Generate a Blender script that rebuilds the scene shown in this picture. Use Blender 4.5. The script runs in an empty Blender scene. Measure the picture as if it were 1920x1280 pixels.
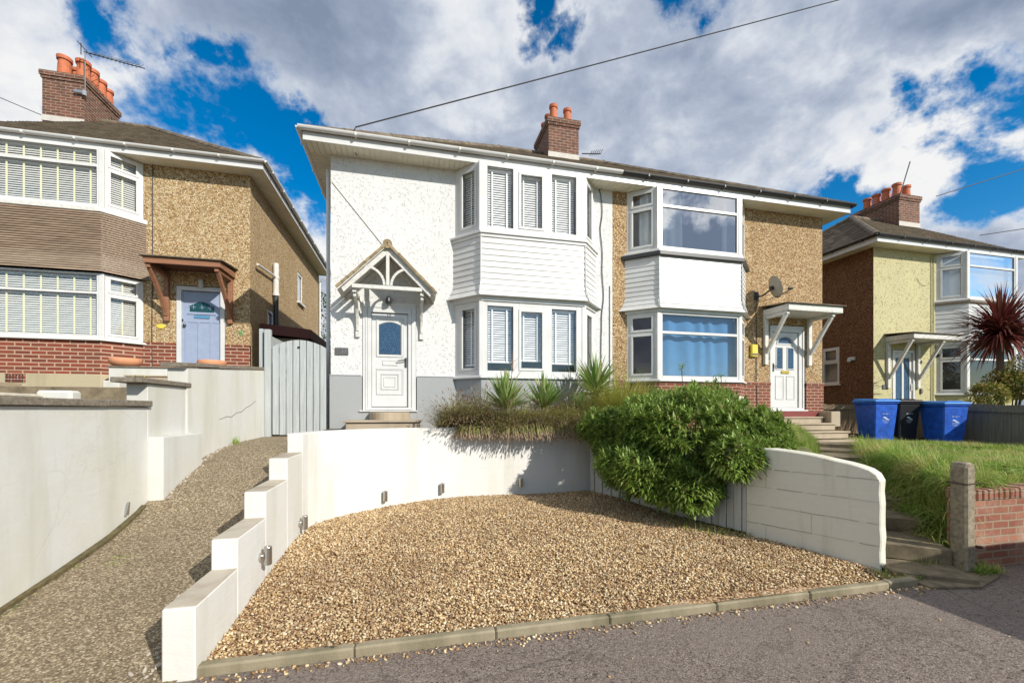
import bpy, math, random
import numpy as np
from mathutils import Vector, noise as mnoise

scn = bpy.context.scene
col = scn.collection
random.seed(7)
rng = np.random.default_rng(7)

# ------------------------------------------------------------------ camera, sky, sun, exposure
# world: X along the house fronts, Y into the plots, Z up, eye level z = 0, pavement z = -1.6
F_PX, CXP, HORZ, YAW = 795.0, 960.0, 768.0, math.radians(13.3)
cam_d = bpy.data.cameras.new("camera")
cam = bpy.data.objects.new("camera", cam_d)
col.objects.link(cam)
cam.location = (0, 0, 0)
cam.rotation_euler = (math.radians(90), 0, -YAW)
cam_d.sensor_width = 36.0
cam_d.lens = 36.0 * F_PX / 1920.0
cam_d.shift_x = 0.0
cam_d.shift_y = (HORZ - 640.0) / 1920.0
cam_d.clip_start = 0.05
cam_d.clip_end = 3000
scn.camera = cam

TOSUN = Vector((0.72, -1.0, 0.72)).normalized()
EL = math.asin(TOSUN.z)
AZ = math.atan2(TOSUN.x, TOSUN.y)

world = bpy.data.worlds.new("World")
scn.world = world
world.use_nodes = True
wt = world.node_tree
wn, wl = wt.nodes, wt.links
wn.clear()

def wnode(t, **kw):
    n = wn.new(t)
    for k, v in kw.items():
        setattr(n, k, v)
    return n

def wmath(op, a, b=None, c=None, clamp=False):
    n = wn.new('ShaderNodeMath'); n.operation = op; n.use_clamp = clamp
    for i, x in enumerate((a, b, c)):
        if x is None:
            continue
        if isinstance(x, (int, float)):
            n.inputs[i].default_value = x
        else:
            wl.new(x, n.inputs[i])
    return n.outputs[0]

def wvec(op, a, b=None):
    n = wn.new('ShaderNodeVectorMath'); n.operation = op
    for i, x in enumerate((a, b)):
        if x is None:
            continue
        if isinstance(x, (tuple, list)):
            n.inputs[i].default_value = x
        else:
            wl.new(x, n.inputs[i])
    return n

def pix_dir(u, v):
    a = (u - CXP) / F_PX; b = (HORZ - v) / F_PX
    d = Vector((math.sin(YAW) + a * math.cos(YAW), math.cos(YAW) - a * math.sin(YAW), b))
    return d.normalized()

out = wnode('ShaderNodeOutputWorld')
bg = wnode('ShaderNodeBackground')
wl.new(bg.outputs[0], out.inputs[0])
bg.inputs[1].default_value = 0.1
sky = wnode('ShaderNodeTexSky')
sky.sky_type = 'NISHITA'
sky.sun_disc = False
sky.sun_elevation = EL
sky.sun_rotation = AZ
sky.altitude = 50
sky.air_density = 1.0
sky.dust_density = 0.3
sky.ozone_density = 3.0
hs = wnode('ShaderNodeHueSaturation')
hs.inputs['Hue'].default_value = 0.497
hs.inputs['Saturation'].default_value = 1.45
hs.inputs['Value'].default_value = 1.35
wl.new(sky.outputs[0], hs.inputs['Color'])
tc = wnode('ShaderNodeTexCoord')
gen = tc.outputs['Generated']
sep = wnode('ShaderNodeSeparateXYZ'); wl.new(gen, sep.inputs[0])
# cloud deck: the view direction projected on a flat sheet overhead
den = wmath('ADD', wmath('MAXIMUM', sep.outputs[2], 0.0), 0.38)
cb = wnode('ShaderNodeCombineXYZ')
wl.new(wmath('DIVIDE', sep.outputs[0], den), cb.inputs[0])
wl.new(wmath('DIVIDE', sep.outputs[1], den), cb.inputs[1])
cb.inputs[2].default_value = 4.3
def wnoise(scale, detail, rough, dist=0.0, off=(0, 0, 0), lac=2.0):
    m = wvec('ADD', cb.outputs[0], off)
    n = wnode('ShaderNodeTexNoise')
    n.inputs['Scale'].default_value = scale
    n.inputs['Detail'].default_value = detail
    n.inputs['Roughness'].default_value = rough
    n.inputs['Lacunarity'].default_value = lac
    n.inputs['Distortion'].default_value = dist
    wl.new(m.outputs[0], n.inputs['Vector'])
    return n.outputs[0]
def wramp(fac, stops, interp='LINEAR'):
    r = wnode('ShaderNodeValToRGB')
    cr = r.color_ramp
    cr.interpolation = interp
    while len(cr.elements) > 1:
        cr.elements.remove(cr.elements[-1])
    cr.elements[0].position = stops[0][0]; cr.elements[0].color = stops[0][1]
    for p, c in stops[1:]:
        e = cr.elements.new(p); e.color = c
    wl.new(fac, r.inputs[0])
    return r.outputs[0]
n_cov = wnoise(3.0, 10, 0.60, 0.25)
warp = wnode('ShaderNodeTexNoise'); warp.inputs['Scale'].default_value = 5.0; warp.inputs['Detail'].default_value = 8; warp.inputs['Roughness'].default_value = .62
wl.new(gen, warp.inputs['Vector'])
wsub = wvec('SUBTRACT', warp.outputs['Color'], (.5, .5, .5))
wsc = wnode('ShaderNodeVectorMath'); wsc.operation = 'SCALE'; wl.new(wsub.outputs[0], wsc.inputs[0]); wsc.inputs['Scale'].default_value = .36
genw = wvec('ADD', gen, wsc.outputs[0]).outputs[0]
# breaks in the cloud deck, each where the real sky shows one: (pixel u, v, radius, strength)
HOLES = [(330, 230, .17, .31), (450, 240, .15, .29), (240, 195, .11, .28), (560, 290, .12, .28), (150, 60, .06, .18), (410, 140, .08, .28),
         (1000, 50, .075, .28), (975, 95, .05, .2), (595, 215, .06, .22), (1890, 175, .12, .34), (1905, 110, .08, .26),
         (1865, 345, .12, .34), (1800, 330, .05, .2), (190, 15, .09, .26), (1110, 5, .06, .2), (1265, 12, .07, .2), (1580, 425, .08, .3),
         (60, 10, .05, .1), (615, 560, .05, .3), (540, 345, .07, .12)]
hole = None
for (u, v, r, s) in HOLES:
    d = pix_dir(u, v)
    dist = wvec('DISTANCE', genw, tuple(d)).outputs['Value']
    mr = wnode('ShaderNodeMapRange'); mr.interpolation_type = 'SMOOTHSTEP'
    wl.new(dist, mr.inputs['Value'])
    mr.inputs['From Min'].default_value = 0.0; mr.inputs['From Max'].default_value = r * 1.25
    mr.inputs['To Min'].default_value = s; mr.inputs['To Max'].default_value = 0.0
    hole = mr.outputs[0] if hole is None else wmath('MAXIMUM', hole, mr.outputs[0])
# low clear band behind the camera (what the lower windows mirror)
bb = wvec('DOT_PRODUCT', gen, (0.25, -0.97, -0.0)).outputs['Value']
back = wnode('ShaderNodeMapRange'); wl.new(bb, back.inputs['Value'])
back.inputs['From Min'].default_value = 0.35; back.inputs['From Max'].default_value = 0.85
back.inputs['To Min'].default_value = 0; back.inputs['To Max'].default_value = 1
lowm = wnode('ShaderNodeMapRange'); lowm.interpolation_type = 'SMOOTHSTEP'; wl.new(sep.outputs[2], lowm.inputs['Value'])
lowm.inputs['From Min'].default_value = 0.26; lowm.inputs['From Max'].default_value = 0.36
lowm.inputs['To Min'].default_value = 0.45; lowm.inputs['To Max'].default_value = 0.0
backh = wmath('MULTIPLY', back.outputs[0], lowm.outputs[0])
hole = wmath('MAXIMUM', hole, backh)
d = pix_dir(1290, 385); d.y = -d.y
mr = wnode('ShaderNodeMapRange'); mr.interpolation_type = 'SMOOTHSTEP'; wl.new(wvec('DISTANCE', genw, tuple(d)).outputs['Value'], mr.inputs['Value'])
mr.inputs['From Min'].default_value = 0.05; mr.inputs['From Max'].default_value = .3; mr.inputs['To Min'].default_value = .25; mr.inputs['To Max'].default_value = 0.0
dens = wmath('SUBTRACT', wmath('ADD', wmath('ADD', n_cov, 0.135), mr.outputs[0]), hole)
cover = wnode('ShaderNodeMapRange'); cover.interpolation_type = 'SMOOTHSTEP'
wl.new(dens, cover.inputs['Value'])
cover.inputs['From Min'].default_value = 0.40; cover.inputs['From Max'].default_value = 0.56
# light and dark in the clouds
n_sh = wnoise(1.7, 8, 0.55, 0.6, (3.1, 1.7, 0.0))
n_fine = wnoise(5.0, 8, 0.6, 0.3, (7.0, 2.0, 0.0))
edge = wmath('MULTIPLY', wmath('SUBTRACT', dens, 0.48), 0.55)
shade = wmath('SUBTRACT', wmath('ADD', wmath('MULTIPLY', n_sh, 0.78), wmath('MULTIPLY', n_fine, 0.62)), wmath('MULTIPLY', edge, 1.0))
def W(r, g, b, k=10.0):
    return (r * k, g * k, b * k, 1)
# the brightest and the darkest stretches of the deck
REFL = [(1270, 375, .24, .42, 1), (1350, 450, .13, .75, -1), (1240, 455, .08, .6, -1), (1325, 365, .05, .5, -1), (1265, 345, .04, .4, -1)]   # the sky the upstairs bay of the pebbledash house mirrors
LIGHT = [(1700, 290, .16, .20), (1790, 330, .12, .12), (900, 60, .17, .10), (860, 120, .2, .08), (90, 230, .12, .02), (1180, 70, .12, .12),
         (560, 440, .15, .16), (700, 250, .16, .07), (1520, 190, .15, .06), (40, 130, .12, .1), (1440, 10, .1, .12)]
DARK = [(1300, 250, .32, .10), (1640, 90, .35, .04), (150, 90, .22, .04), (640, 110, .2, .05), (1480, 380, .2, .06), (1860, 60, .2, .05)]
for lst, sg in ((LIGHT, 1), (DARK, -1)):
    for (u, v, r, s) in lst:
        d = pix_dir(u, v)
        dist = wvec('DISTANCE', genw, tuple(d)).outputs['Value']
        mr = wnode('ShaderNodeMapRange'); mr.interpolation_type = 'SMOOTHSTEP'
        wl.new(dist, mr.inputs['Value'])
        mr.inputs['From Min'].default_value = 0.0; mr.inputs['From Max'].default_value = r * 1.4
        mr.inputs['To Min'].default_value = s * sg; mr.inputs['To Max'].default_value = 0.0
        shade = wmath('ADD', shade, mr.outputs[0])
for (u, v, r, s, sg) in REFL:
    d = pix_dir(u, v); d.y = -d.y
    mr = wnode('ShaderNodeMapRange'); mr.interpolation_type = 'SMOOTHSTEP'; wl.new(wvec('DISTANCE', genw, tuple(d)).outputs['Value'], mr.inputs['Value'])
    mr.inputs['From Min'].default_value = 0.0; mr.inputs['From Max'].default_value = r; mr.inputs['To Min'].default_value = s * sg; mr.inputs['To Max'].default_value = 0.0
    shade = wmath('ADD', shade, mr.outputs[0])
cc = wramp(shade, [(0.35, (.26, .33, .46, 1)), (0.46, (.37, .44, .58, 1)), (0.57, (.53, .60, .73, 1)), (0.68, (.84, .88, .95, 1)), (0.80, (1.05, 1.05, 1.05, 1))])
cs = wnode('ShaderNodeVectorMath'); cs.operation = 'SCALE'
wl.new(cc, cs.inputs[0]); cs.inputs['Scale'].default_value = 8.0
mixw = wnode('ShaderNodeMix'); mixw.data_type = 'RGBA'
wl.new(cover.outputs[0], mixw.inputs['Factor'])
wl.new(hs.outputs[0], mixw.inputs[6]); wl.new(cs.outputs[0], mixw.inputs[7])
wl.new(mixw.outputs[2], bg.inputs[0])

sun_d = bpy.data.lights.new("sun", 'SUN')
sun = bpy.data.objects.new("sun", sun_d)
col.objects.link(sun)
sun.rotation_euler = TOSUN.to_track_quat('Z', 'Y').to_euler()
sun_d.energy = 5.0
sun_d.angle = math.radians(0.5)
sun_d.color = (1.0, 0.95, 0.87)

scn.view_settings.view_transform = 'Standard'
scn.view_settings.look = 'None'
scn.view_settings.exposure = 0.12
scn.view_settings.gamma = 1.0
scn.view_settings.use_curve_mapping = False
scn.cycles.max_bounces = 6
scn.cycles.transparent_max_bounces = 16

# ------------------------------------------------------------------ mesh helpers
class MB:
    """collects vertices and faces for ONE mesh object"""
    def __init__(self):
        self.v = []; self.f = []
    def add(self, vs, fs):
        o = len(self.v)
        self.v.extend([tuple(p) for p in vs])
        self.f.extend([tuple(i + o for i in f) for f in fs])
    def poly(self, pts):
        self.add(pts, [tuple(range(len(pts)))])
    def hexa(self, p):   # p: 4 bottom + 4 top
        self.add(p, [(3, 2, 1, 0), (4, 5, 6, 7), (0, 1, 5, 4), (1, 2, 6, 5), (2, 3, 7, 6), (3, 0, 4, 7)])
    def box(self, x0, x1, y0, y1, z0, z1):
        self.hexa([(x0, y0, z0), (x1, y0, z0), (x1, y1, z0), (x0, y1, z0), (x0, y0, z1), (x1, y0, z1), (x1, y1, z1), (x0, y1, z1)])
    def pbox(self, F, s0, s1, n0, n1, z0, z1):   # box in a facade frame: s along, n outward
        q = [F.p(s0, n1, z0), F.p(s1, n1, z0), F.p(s1, n0, z0), F.p(s0, n0, z0),
             F.p(s0, n1, z1), F.p(s1, n1, z1), F.p(s1, n0, z1), F.p(s0, n0, z1)]
        self.hexa(q)
    def prism(self, pts, z0, z1):  # pts CCW xy
        n = len(pts)
        vs = [(x, y, z0) for x, y in pts] + [(x, y, z1) for x, y in pts]
        fs = [tuple(range(n - 1, -1, -1)), tuple(range(n, 2 * n))] + [(i, (i + 1) % n, n + (i + 1) % n, n + i) for i in range(n)]
        self.add(vs, fs)
    def fprism(self, F, pts, n0, n1):  # polygon in (s,z), extruded from n0 to n1
        k = len(pts)
        vs = [F.p(s, n1, z) for s, z in pts] + [F.p(s, n0, z) for s, z in pts]
        fs = [tuple(range(k)), tuple(range(2 * k - 1, k - 1, -1))] + [(i, k + i, k + (i + 1) % k, (i + 1) % k) for i in range(k)]
        self.add(vs, fs)
    def bar(self, p, q, w, h, up=(0, 0, 1)):
        p = Vector(p); q = Vector(q); d = (q - p).normalized(); up = Vector(up)
        s = d.cross(up)
        if s.length < 1e-4:
            s = d.cross(Vector((1, 0, 0)))
        s.normalize(); t = s.cross(d).normalized()
        s *= w / 2; t *= h / 2
        self.hexa([p - s - t, p + s - t, q + s - t, q - s - t, p - s + t, p + s + t, q + s + t, q - s + t])
    def tube(self, pts, r, n=8, caps=True):
        pts = [Vector(p) for p in pts]
        rs = r if isinstance(r, (list, tuple)) else [r] * len(pts)
        rings = []
        prev = None
        for i, p in enumerate(pts):
            d = (pts[min(i + 1, len(pts) - 1)] - pts[max(i - 1, 0)]).normalized()
            a = prev if prev is not None else (Vector((0, 0, 1)) if abs(d.z) < .9 else Vector((1, 0, 0)))
            s = d.cross(a).normalized(); t = d.cross(s).normalized()
            prev = -t if False else a
            rings.append([p + (s * math.cos(k * 2 * math.pi / n) + t * math.sin(k * 2 * math.pi / n)) * rs[i] for k in range(n)])
        vs = [v for rg in rings for v in rg]; fs = []
        for i in range(len(pts) - 1):
            for k in range(n):
                fs.append((i * n + k, i * n + (k + 1) % n, (i + 1) * n + (k + 1) % n, (i + 1) * n + k))
        if caps:
            fs.append(tuple(range(n - 1, -1, -1))); fs.append(tuple((len(pts) - 1) * n + k for k in range(n)))
        self.add(vs, fs)
    def lathe(self, c, prof, n=20):
        cx, cy, cz = c
        vs = []; fs = []
        for r, z in prof:
            for k in range(n):
                a = 2 * math.pi * k / n
                vs.append((cx + r * math.cos(a), cy + r * math.sin(a), cz + z))
        for i in range(len(prof) - 1):
            for k in range(n):
                fs.append((i * n + k, i * n + (k + 1) % n, (i + 1) * n + (k + 1) % n, (i + 1) * n + k))
        fs.append(tuple(range(n - 1, -1, -1)))
        fs.append(tuple((len(prof) - 1) * n + k for k in range(n)))
        self.add(vs, fs)
    def build(self, name, mat, parent=None, bevel=0.0, smooth=False, loc=None):
        return mesh_obj(name, self.v, self.f, mat, parent, bevel, smooth, loc)

ORIG = {}
def mesh_obj(name, verts, faces, mat, parent=None, bevel=0.0, smooth=False, loc=None):
    me = bpy.data.meshes.new(name)
    o = bpy.data.objects.new(name, me)
    col.objects.link(o)
    if parent is not None:
        L = ORIG[parent.name]
        o.parent = parent
    else:
        L = Vector(loc) if loc is not None else Vector((0, 0, 0))
        o.location = L
    ORIG[o.name] = L
    lx, ly, lz = L
    me.from_pydata([(a - lx, b - ly, c - lz) for a, b, c in verts], [], faces)
    if mat:
        me.materials.append(mat)
    if smooth:
        me.shade_smooth()
    if bevel:
        m = o.modifiers.new("bevel", 'BEVEL'); m.width = bevel; m.segments = 1; m.limit_method = 'ANGLE'
    return o

def arr_obj(name, V, Fc, mat, parent=None, loc=None, smooth=False):
    """numpy route: V (N,3), Fc (M,k)"""
    me = bpy.data.meshes.new(name)
    o = bpy.data.objects.new(name, me)
    col.objects.link(o)
    if parent is not None:
        L = ORIG[parent.name]; o.parent = parent
    else:
        L = Vector(loc) if loc is not None else Vector((0, 0, 0))
        o.location = L
    ORIG[o.name] = L
    V = np.asarray(V, dtype=np.float32) - np.array(L, dtype=np.float32)
    Fc = np.asarray(Fc, dtype=np.int32)
    M, k = Fc.shape
    me.vertices.add(len(V)); me.vertices.foreach_set('co', V.ravel())
    me.loops.add(M * k); me.loops.foreach_set('vertex_index', Fc.ravel())
    me.polygons.add(M)
    me.polygons.foreach_set('loop_start', np.arange(0, M * k, k, dtype=np.int32))
    me.polygons.foreach_set('loop_total', np.full(M, k, dtype=np.int32))
    me.update(calc_edges=True)
    me.validate()
    if mat:
        me.materials.append(mat)
    if smooth:
        me.shade_smooth()
    return o

class Frame:
    """facade frame: origin, along direction u, outward normal n (xy only)"""
    def __init__(self, o, u, n):
        self.o = o; self.u = u; self.n = n
    def p(self, s, n, z):
        return (self.o[0] + self.u[0] * s + self.n[0] * n, self.o[1] + self.u[1] * s + self.n[1] * n, z)

def seg_frame(P, Q):
    """frame along the wall segment P -> Q seen from outside with P at its left"""
    d = Vector((Q[0] - P[0], Q[1] - P[1])); L = d.length; d.normalize()
    return Frame(P, (d.x, d.y), (d.y, -d.x)), L

def tag(o, label=None, cat=None, group=None, kind=None):
    if label: o['label'] = label
    if cat: o['category'] = cat
    if group: o['group'] = group
    if kind: o['kind'] = kind
    return o

def empty(name, loc, label, cat, group=None):
    o = bpy.data.objects.new(name, None)
    o.empty_display_size = .2
    col.objects.link(o)
    o.location = loc
    ORIG[o.name] = Vector(loc)
    return tag(o, label, cat, group)

def copy_tree(o, parent=None):
    c = o.copy(); col.objects.link(c)
    if parent is not None:
        c.parent = parent
    for ch in list(o.children):
        copy_tree(ch, c)
    return c

# ------------------------------------------------------------------ materials
class NT:
    def __init__(self, name):
        self.m = bpy.data.materials.new(name)
        self.m.use_nodes = True
        self.t = self.m.node_tree
        self.t.nodes.clear()
        self.out = self.t.nodes.new('ShaderNodeOutputMaterial')
        self.b = self.t.nodes.new('ShaderNodeBsdfPrincipled')
        self.t.links.new(self.b.outputs[0], self.out.inputs[0])
        self.tc = self.t.nodes.new('ShaderNodeTexCoord')
        self.geo = None
    def n(self, t, **kw):
        x = self.t.nodes.new(t)
        for k, v in kw.items(): setattr(x, k, v)
        return x
    def set(self, inp, v):
        if isinstance(v, (int, float, tuple, list)):
            inp.default_value = v
        else:
            self.t.links.new(v, inp)
    def pos(self):
        if self.geo is None: self.geo = self.n('ShaderNodeNewGeometry')
        return self.geo.outputs['Position']
    def mapv(self, scale=(1, 1, 1), rot=(0, 0, 0), loc=(0, 0, 0), src=None):
        m = self.n('ShaderNodeMapping')
        self.set(m.inputs['Vector'], src if src is not None else self.pos())
        m.inputs['Scale'].default_value = scale; m.inputs['Rotation'].default_value = rot; m.inputs['Location'].default_value = loc
        return m.outputs[0]
    def noise(self, scale, detail=4, rough=.5, vec=None, dist=0):
        x = self.n('ShaderNodeTexNoise')
        self.set(x.inputs['Vector'], vec if vec is not None else self.pos())
        x.inputs['Scale'].default_value = scale; x.inputs['Detail'].default_value = detail
        x.inputs['Roughness'].default_value = rough; x.inputs['Distortion'].default_value = dist
        return x.outputs[0]
    def voro(self, scale, vec=None, feature='F1', rand=1.0):
        x = self.n('ShaderNodeTexVoronoi', feature=feature)
        self.set(x.inputs['Vector'], vec if vec is not None else self.pos())
        x.inputs['Scale'].default_value = scale
        x.inputs['Randomness'].default_value = rand
        return x
    def ramp(self, fac, stops, interp='LINEAR'):
        r = self.n('ShaderNodeValToRGB'); cr = r.color_ramp; cr.interpolation = interp
        while len(cr.elements) > 1: cr.elements.remove(cr.elements[-1])
        def c4(c): return (c, c, c, 1) if isinstance(c, (int, float)) else (c[0], c[1], c[2], 1)
        cr.elements[0].position = stops[0][0]; cr.elements[0].color = c4(stops[0][1])
        for p, c in stops[1:]:
            e = cr.elements.new(p); e.color = c4(c)
        self.set(r.inputs[0], fac)
        return r.outputs[0]
    def mix(self, fac, a, b, mode='MIX'):
        x = self.n('ShaderNodeMix'); x.data_type = 'RGBA'; x.blend_type = mode
        c4 = lambda c: (c[0], c[1], c[2], 1) if isinstance(c, (tuple, list)) else c
        self.set(x.inputs[0], fac); self.set(x.inputs[6], c4(a)); self.set(x.inputs[7], c4(b))
        return x.outputs[2]
    def math(self, op, a, b=None, clamp=False):
        x = self.n('ShaderNodeMath'); x.operation = op; x.use_clamp = clamp
        self.set(x.inputs[0], a)
        if b is not None: self.set(x.inputs[1], b)
        return x.outputs[0]
    def bump(self, h, strength=.5, dist=.01, normal=None):
        x = self.n('ShaderNodeBump')
        x.inputs['Strength'].default_value = strength; x.inputs['Distance'].default_value = dist
        self.set(x.inputs['Height'], h)
        if normal is not None: self.set(x.inputs['Normal'], normal)
        self.t.links.new(x.outputs[0], self.b.inputs['Normal'])
        return x.outputs[0]
    def color(self, c):
        self.set(self.b.inputs['Base Color'], (c[0], c[1], c[2], 1) if isinstance(c, (tuple, list)) else c)
    def rough(self, r): self.set(self.b.inputs['Roughness'], r)

def lo(c, k): return tuple(x * k for x in c)

def plain(name, c, rough=.5, metal=0, var=.12, scale=6, bump=0.0, spec=None):
    t = NT(name)
    n = t.noise(scale, 5, .6)
    t.color(t.mix(t.ramp(n, [(.3, 0), (.7, 1)]), lo(c, 1 - var), lo(c, 1 + var * .6)))
    t.rough(rough); t.b.inputs['Metallic'].default_value = metal
    if bump: t.bump(t.noise(scale * 12, 4, .6), .4, bump)
    return t.m

M = {}
def mk_upvc():
    t = NT('white_plastic')
    n = t.noise(3, 5, .6)
    c = t.mix(t.ramp(n, [(.35, 0), (.75, 1)]), (.64, .64, .625), (.56, .555, .53))
    t.color(c); t.rough(.32)
    return t.m
M['upvc'] = mk_upvc()
M['soffit'] = plain('cream_soffit_board', (.70, .66, .53), .5, var=.12, scale=4)
M['paintwood'] = plain('weathered_white_paint', (.62, .605, .56), .55, var=.2, scale=14, bump=.002)
M['black'] = plain('black_plastic', (.02, .02, .022), .45)
M['groove'] = plain('grey_gasket', (.16, .16, .16), .7)
M['dark'] = plain('dark_metal', (.035, .035, .035), .4)
M['steel'] = plain('stainless_steel', (.55, .54, .52), .28, metal=1, var=.05)
M['chrome'] = plain('chrome', (.7, .7, .7), .15, metal=1, var=.03)
M['cable'] = plain('cable_black', (.03, .03, .03), .6)
M['room'] = plain('room_paint', (.30, .29, .27), .9)
M['concrete'] = plain('plain_concrete', (.36, .33, .26), .9, var=.3, scale=5, bump=.004)
M['lead'] = plain('lead_sheet', (.16, .16, .17), .5, var=.2, scale=8)

def mk_cast(name, c1, c2, pit, k=.55, bump=.008):
    """roughcast render: knobbly, with scattered small pits"""
    t = NT(name)
    pits = t.ramp(t.noise(30, 2, .5, t.mapv((1, 1, .8))), [(.60, 0), (.67, 1)])
    knob = t.noise(42, 3, .6); mid = t.noise(14, 4, .6)
    base = t.mix(t.ramp(t.noise(1.3, 4, .6), [(.35, 0), (.7, 1)]), c1, c2)
    stain = t.ramp(t.noise(1.1, 5, .65, t.mapv((2.2, 2.2, .3), loc=(5, 2, 0))), [(.52, 0), (.75, 1)])
    base = t.mix(t.math('MULTIPLY', stain, .22), base, lo(pit, 1.4))
    t.color(t.mix(t.math('MULTIPLY', pits, k), base, pit)); t.rough(.88)  # shade inside the pits is painted into the colour
    t.bump(t.math('ADD', t.math('MULTIPLY', pits, -1.2), t.math('ADD', knob, mid)), .85, bump)
    return t.m
M['roughcast'] = mk_cast('white_roughcast_render', (.65, .65, .635), (.61, .61, .595), (.40, .39, .36), .34, .0055)

def mk_dash(name, cols, scale=42, bumpd=.012, speck=.5, grime=(.5, .45, .35)):
    """pebbledash: small stones set in mortar"""
    t = NT(name)
    v = t.voro(scale)
    s = t.n('ShaderNodeSeparateColor'); t.set(s.inputs[0], v.outputs['Color'])
    stops = [(i / max(1, len(cols) - 1) * .9 + .05, c) for i, c in enumerate(cols)]
    c = t.ramp(s.outputs[0], stops)
    edge = t.ramp(v.outputs['Distance'], [(.15, 0), (.62, 1)])
    c = t.mix(t.math('MULTIPLY', edge, speck), c, lo(cols[0], .45))
    blotch = t.noise(.9, 5, .6)
    c = t.mix(t.math('MULTIPLY', t.ramp(blotch, [(.42, 0), (.75, 1)]), .35), c, lo(cols[1], .62))
    streak = t.ramp(t.noise(1.0, 6, .65, t.mapv((3.0, 3.0, .28), loc=(1, 7, 0))), [(.5, 0), (.74, 1)])
    c = t.mix(t.math('MULTIPLY', streak, .38), c, lo(cols[1], .55))
    t.color(c); t.rough(.85)
    h = t.math('ADD', t.math('MULTIPLY', v.outputs['Distance'], -1.2), t.math('MULTIPLY', s.outputs[1], .5))
    t.bump(h, 1.0, bumpd)
    return t.m
M['dash'] = mk_dash('golden_pebbledash', [(.20, .105, .04), (.44, .26, .11), (.58, .38, .18), (.68, .49, .26), (.84, .70, .45)])
M['dash_left'] = mk_dash('fawn_pebbledash', [(.24, .14, .055), (.48, .31, .14), (.62, .44, .22), (.72, .55, .32), (.88, .76, .52)], 36)
M['dash_red'] = mk_dash('russet_pebbledash', [(.09, .035, .012), (.19, .075, .025), (.26, .11, .04), (.32, .16, .06), (.38, .22, .10)])

M['yellow'] = mk_cast('yellow_roughcast_render', (.50, .46, .25), (.46, .42, .235), (.22, .19, .08), .8)

def mk_brick(name, c1, c2, mortar, bw=.225, bh=.075, mort=.011, dirt=.25, plane='XZ', bias=0.0, dirtc=(.12, .09, .05)):
    t = NT(name)
    g = t.n('ShaderNodeNewGeometry'); t.geo = g
    sp = t.n('ShaderNodeSeparateXYZ'); t.set(sp.inputs[0], g.outputs['Position'])
    nr = t.n('ShaderNodeSeparateXYZ'); t.set(nr.inputs[0], g.outputs['True Normal'])
    ax = t.math('GREATER_THAN', t.math('ABSOLUTE', nr.outputs[0]), .75)
    tz = t.math('GREATER_THAN', t.math('ABSOLUTE', nr.outputs[2]), .75)
    mixx = t.n('ShaderNodeMix'); mixx.data_type = 'FLOAT'
    t.set(mixx.inputs[0], ax); t.set(mixx.inputs[2], sp.outputs[0]); t.set(mixx.inputs[3], sp.outputs[1])
    mixz = t.n('ShaderNodeMix'); mixz.data_type = 'FLOAT'
    t.set(mixz.inputs[0], tz); t.set(mixz.inputs[2], sp.outputs[2]); t.set(mixz.inputs[3], sp.outputs[1])
    cb_ = t.n('ShaderNodeCombineXYZ')
    wob = t.noise(6, 3, .6)
    t.set(cb_.inputs[0], t.math('ADD', mixx.outputs[0], t.math('MULTIPLY', wob, .012)))
    t.set(cb_.inputs[1], t.math('ADD', mixz.outputs[0], t.math('MULTIPLY', wob, .01)))
    br = t.n('ShaderNodeTexBrick')
    t.set(br.inputs['Vector'], cb_.outputs[0])
    br.inputs['Scale'].default_value = 1
    br.inputs['Brick Width'].default_value = bw; br.inputs['Row Height'].default_value = bh
    br.inputs['Mortar Size'].default_value = mort; br.inputs['Mortar Smooth'].default_value = .15
    br.inputs['Bias'].default_value = bias
    br.inputs['Color1'].default_value = (*c1, 1); br.inputs['Color2'].default_value = (*c2, 1); br.inputs['Mortar'].default_value = (*mortar, 1)
    n = t.noise(5, 6, .65); n2 = t.noise(45, 4, .6)
    c = t.mix(t.math('MULTIPLY', t.ramp(n, [(.45, 0), (.72, 1)]), dirt * 2), br.outputs['Color'], dirtc)
    c = t.mix(t.math('MULTIPLY', n2, .35), c, lo(c1, .45))
    t.color(c); t.rough(.85)
    h = t.math('ADD', t.math('MULTIPLY', br.outputs['Fac'], -1.0), t.math('MULTIPLY', n2, .5))
    t.bump(h, .8, .008)
    return t.m
M['brick'] = mk_brick('red_brick', (.24, .055, .026), (.15, .042, .024), (.42, .30, .21), dirt=.12)
M['brick_left'] = mk_brick('bright_red_brick', (.25, .05, .022), (.15, .04, .022), (.50, .34, .24), bw=.285, bh=.087, mort=.014, dirt=.14)
M['brick_old'] = mk_brick('sooty_brick', (.21, .07, .045), (.11, .045, .032), (.30, .23, .16), mort=.014, bh=.085, bw=.25, dirt=.3, dirtc=(.03, .025, .015))
M['brick_wall'] = mk_brick('weathered_brick', (.24, .07, .04), (.38, .17, .10), (.33, .25, .17), mort=.010, dirt=.22, dirtc=(.5, .42, .33))

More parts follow.
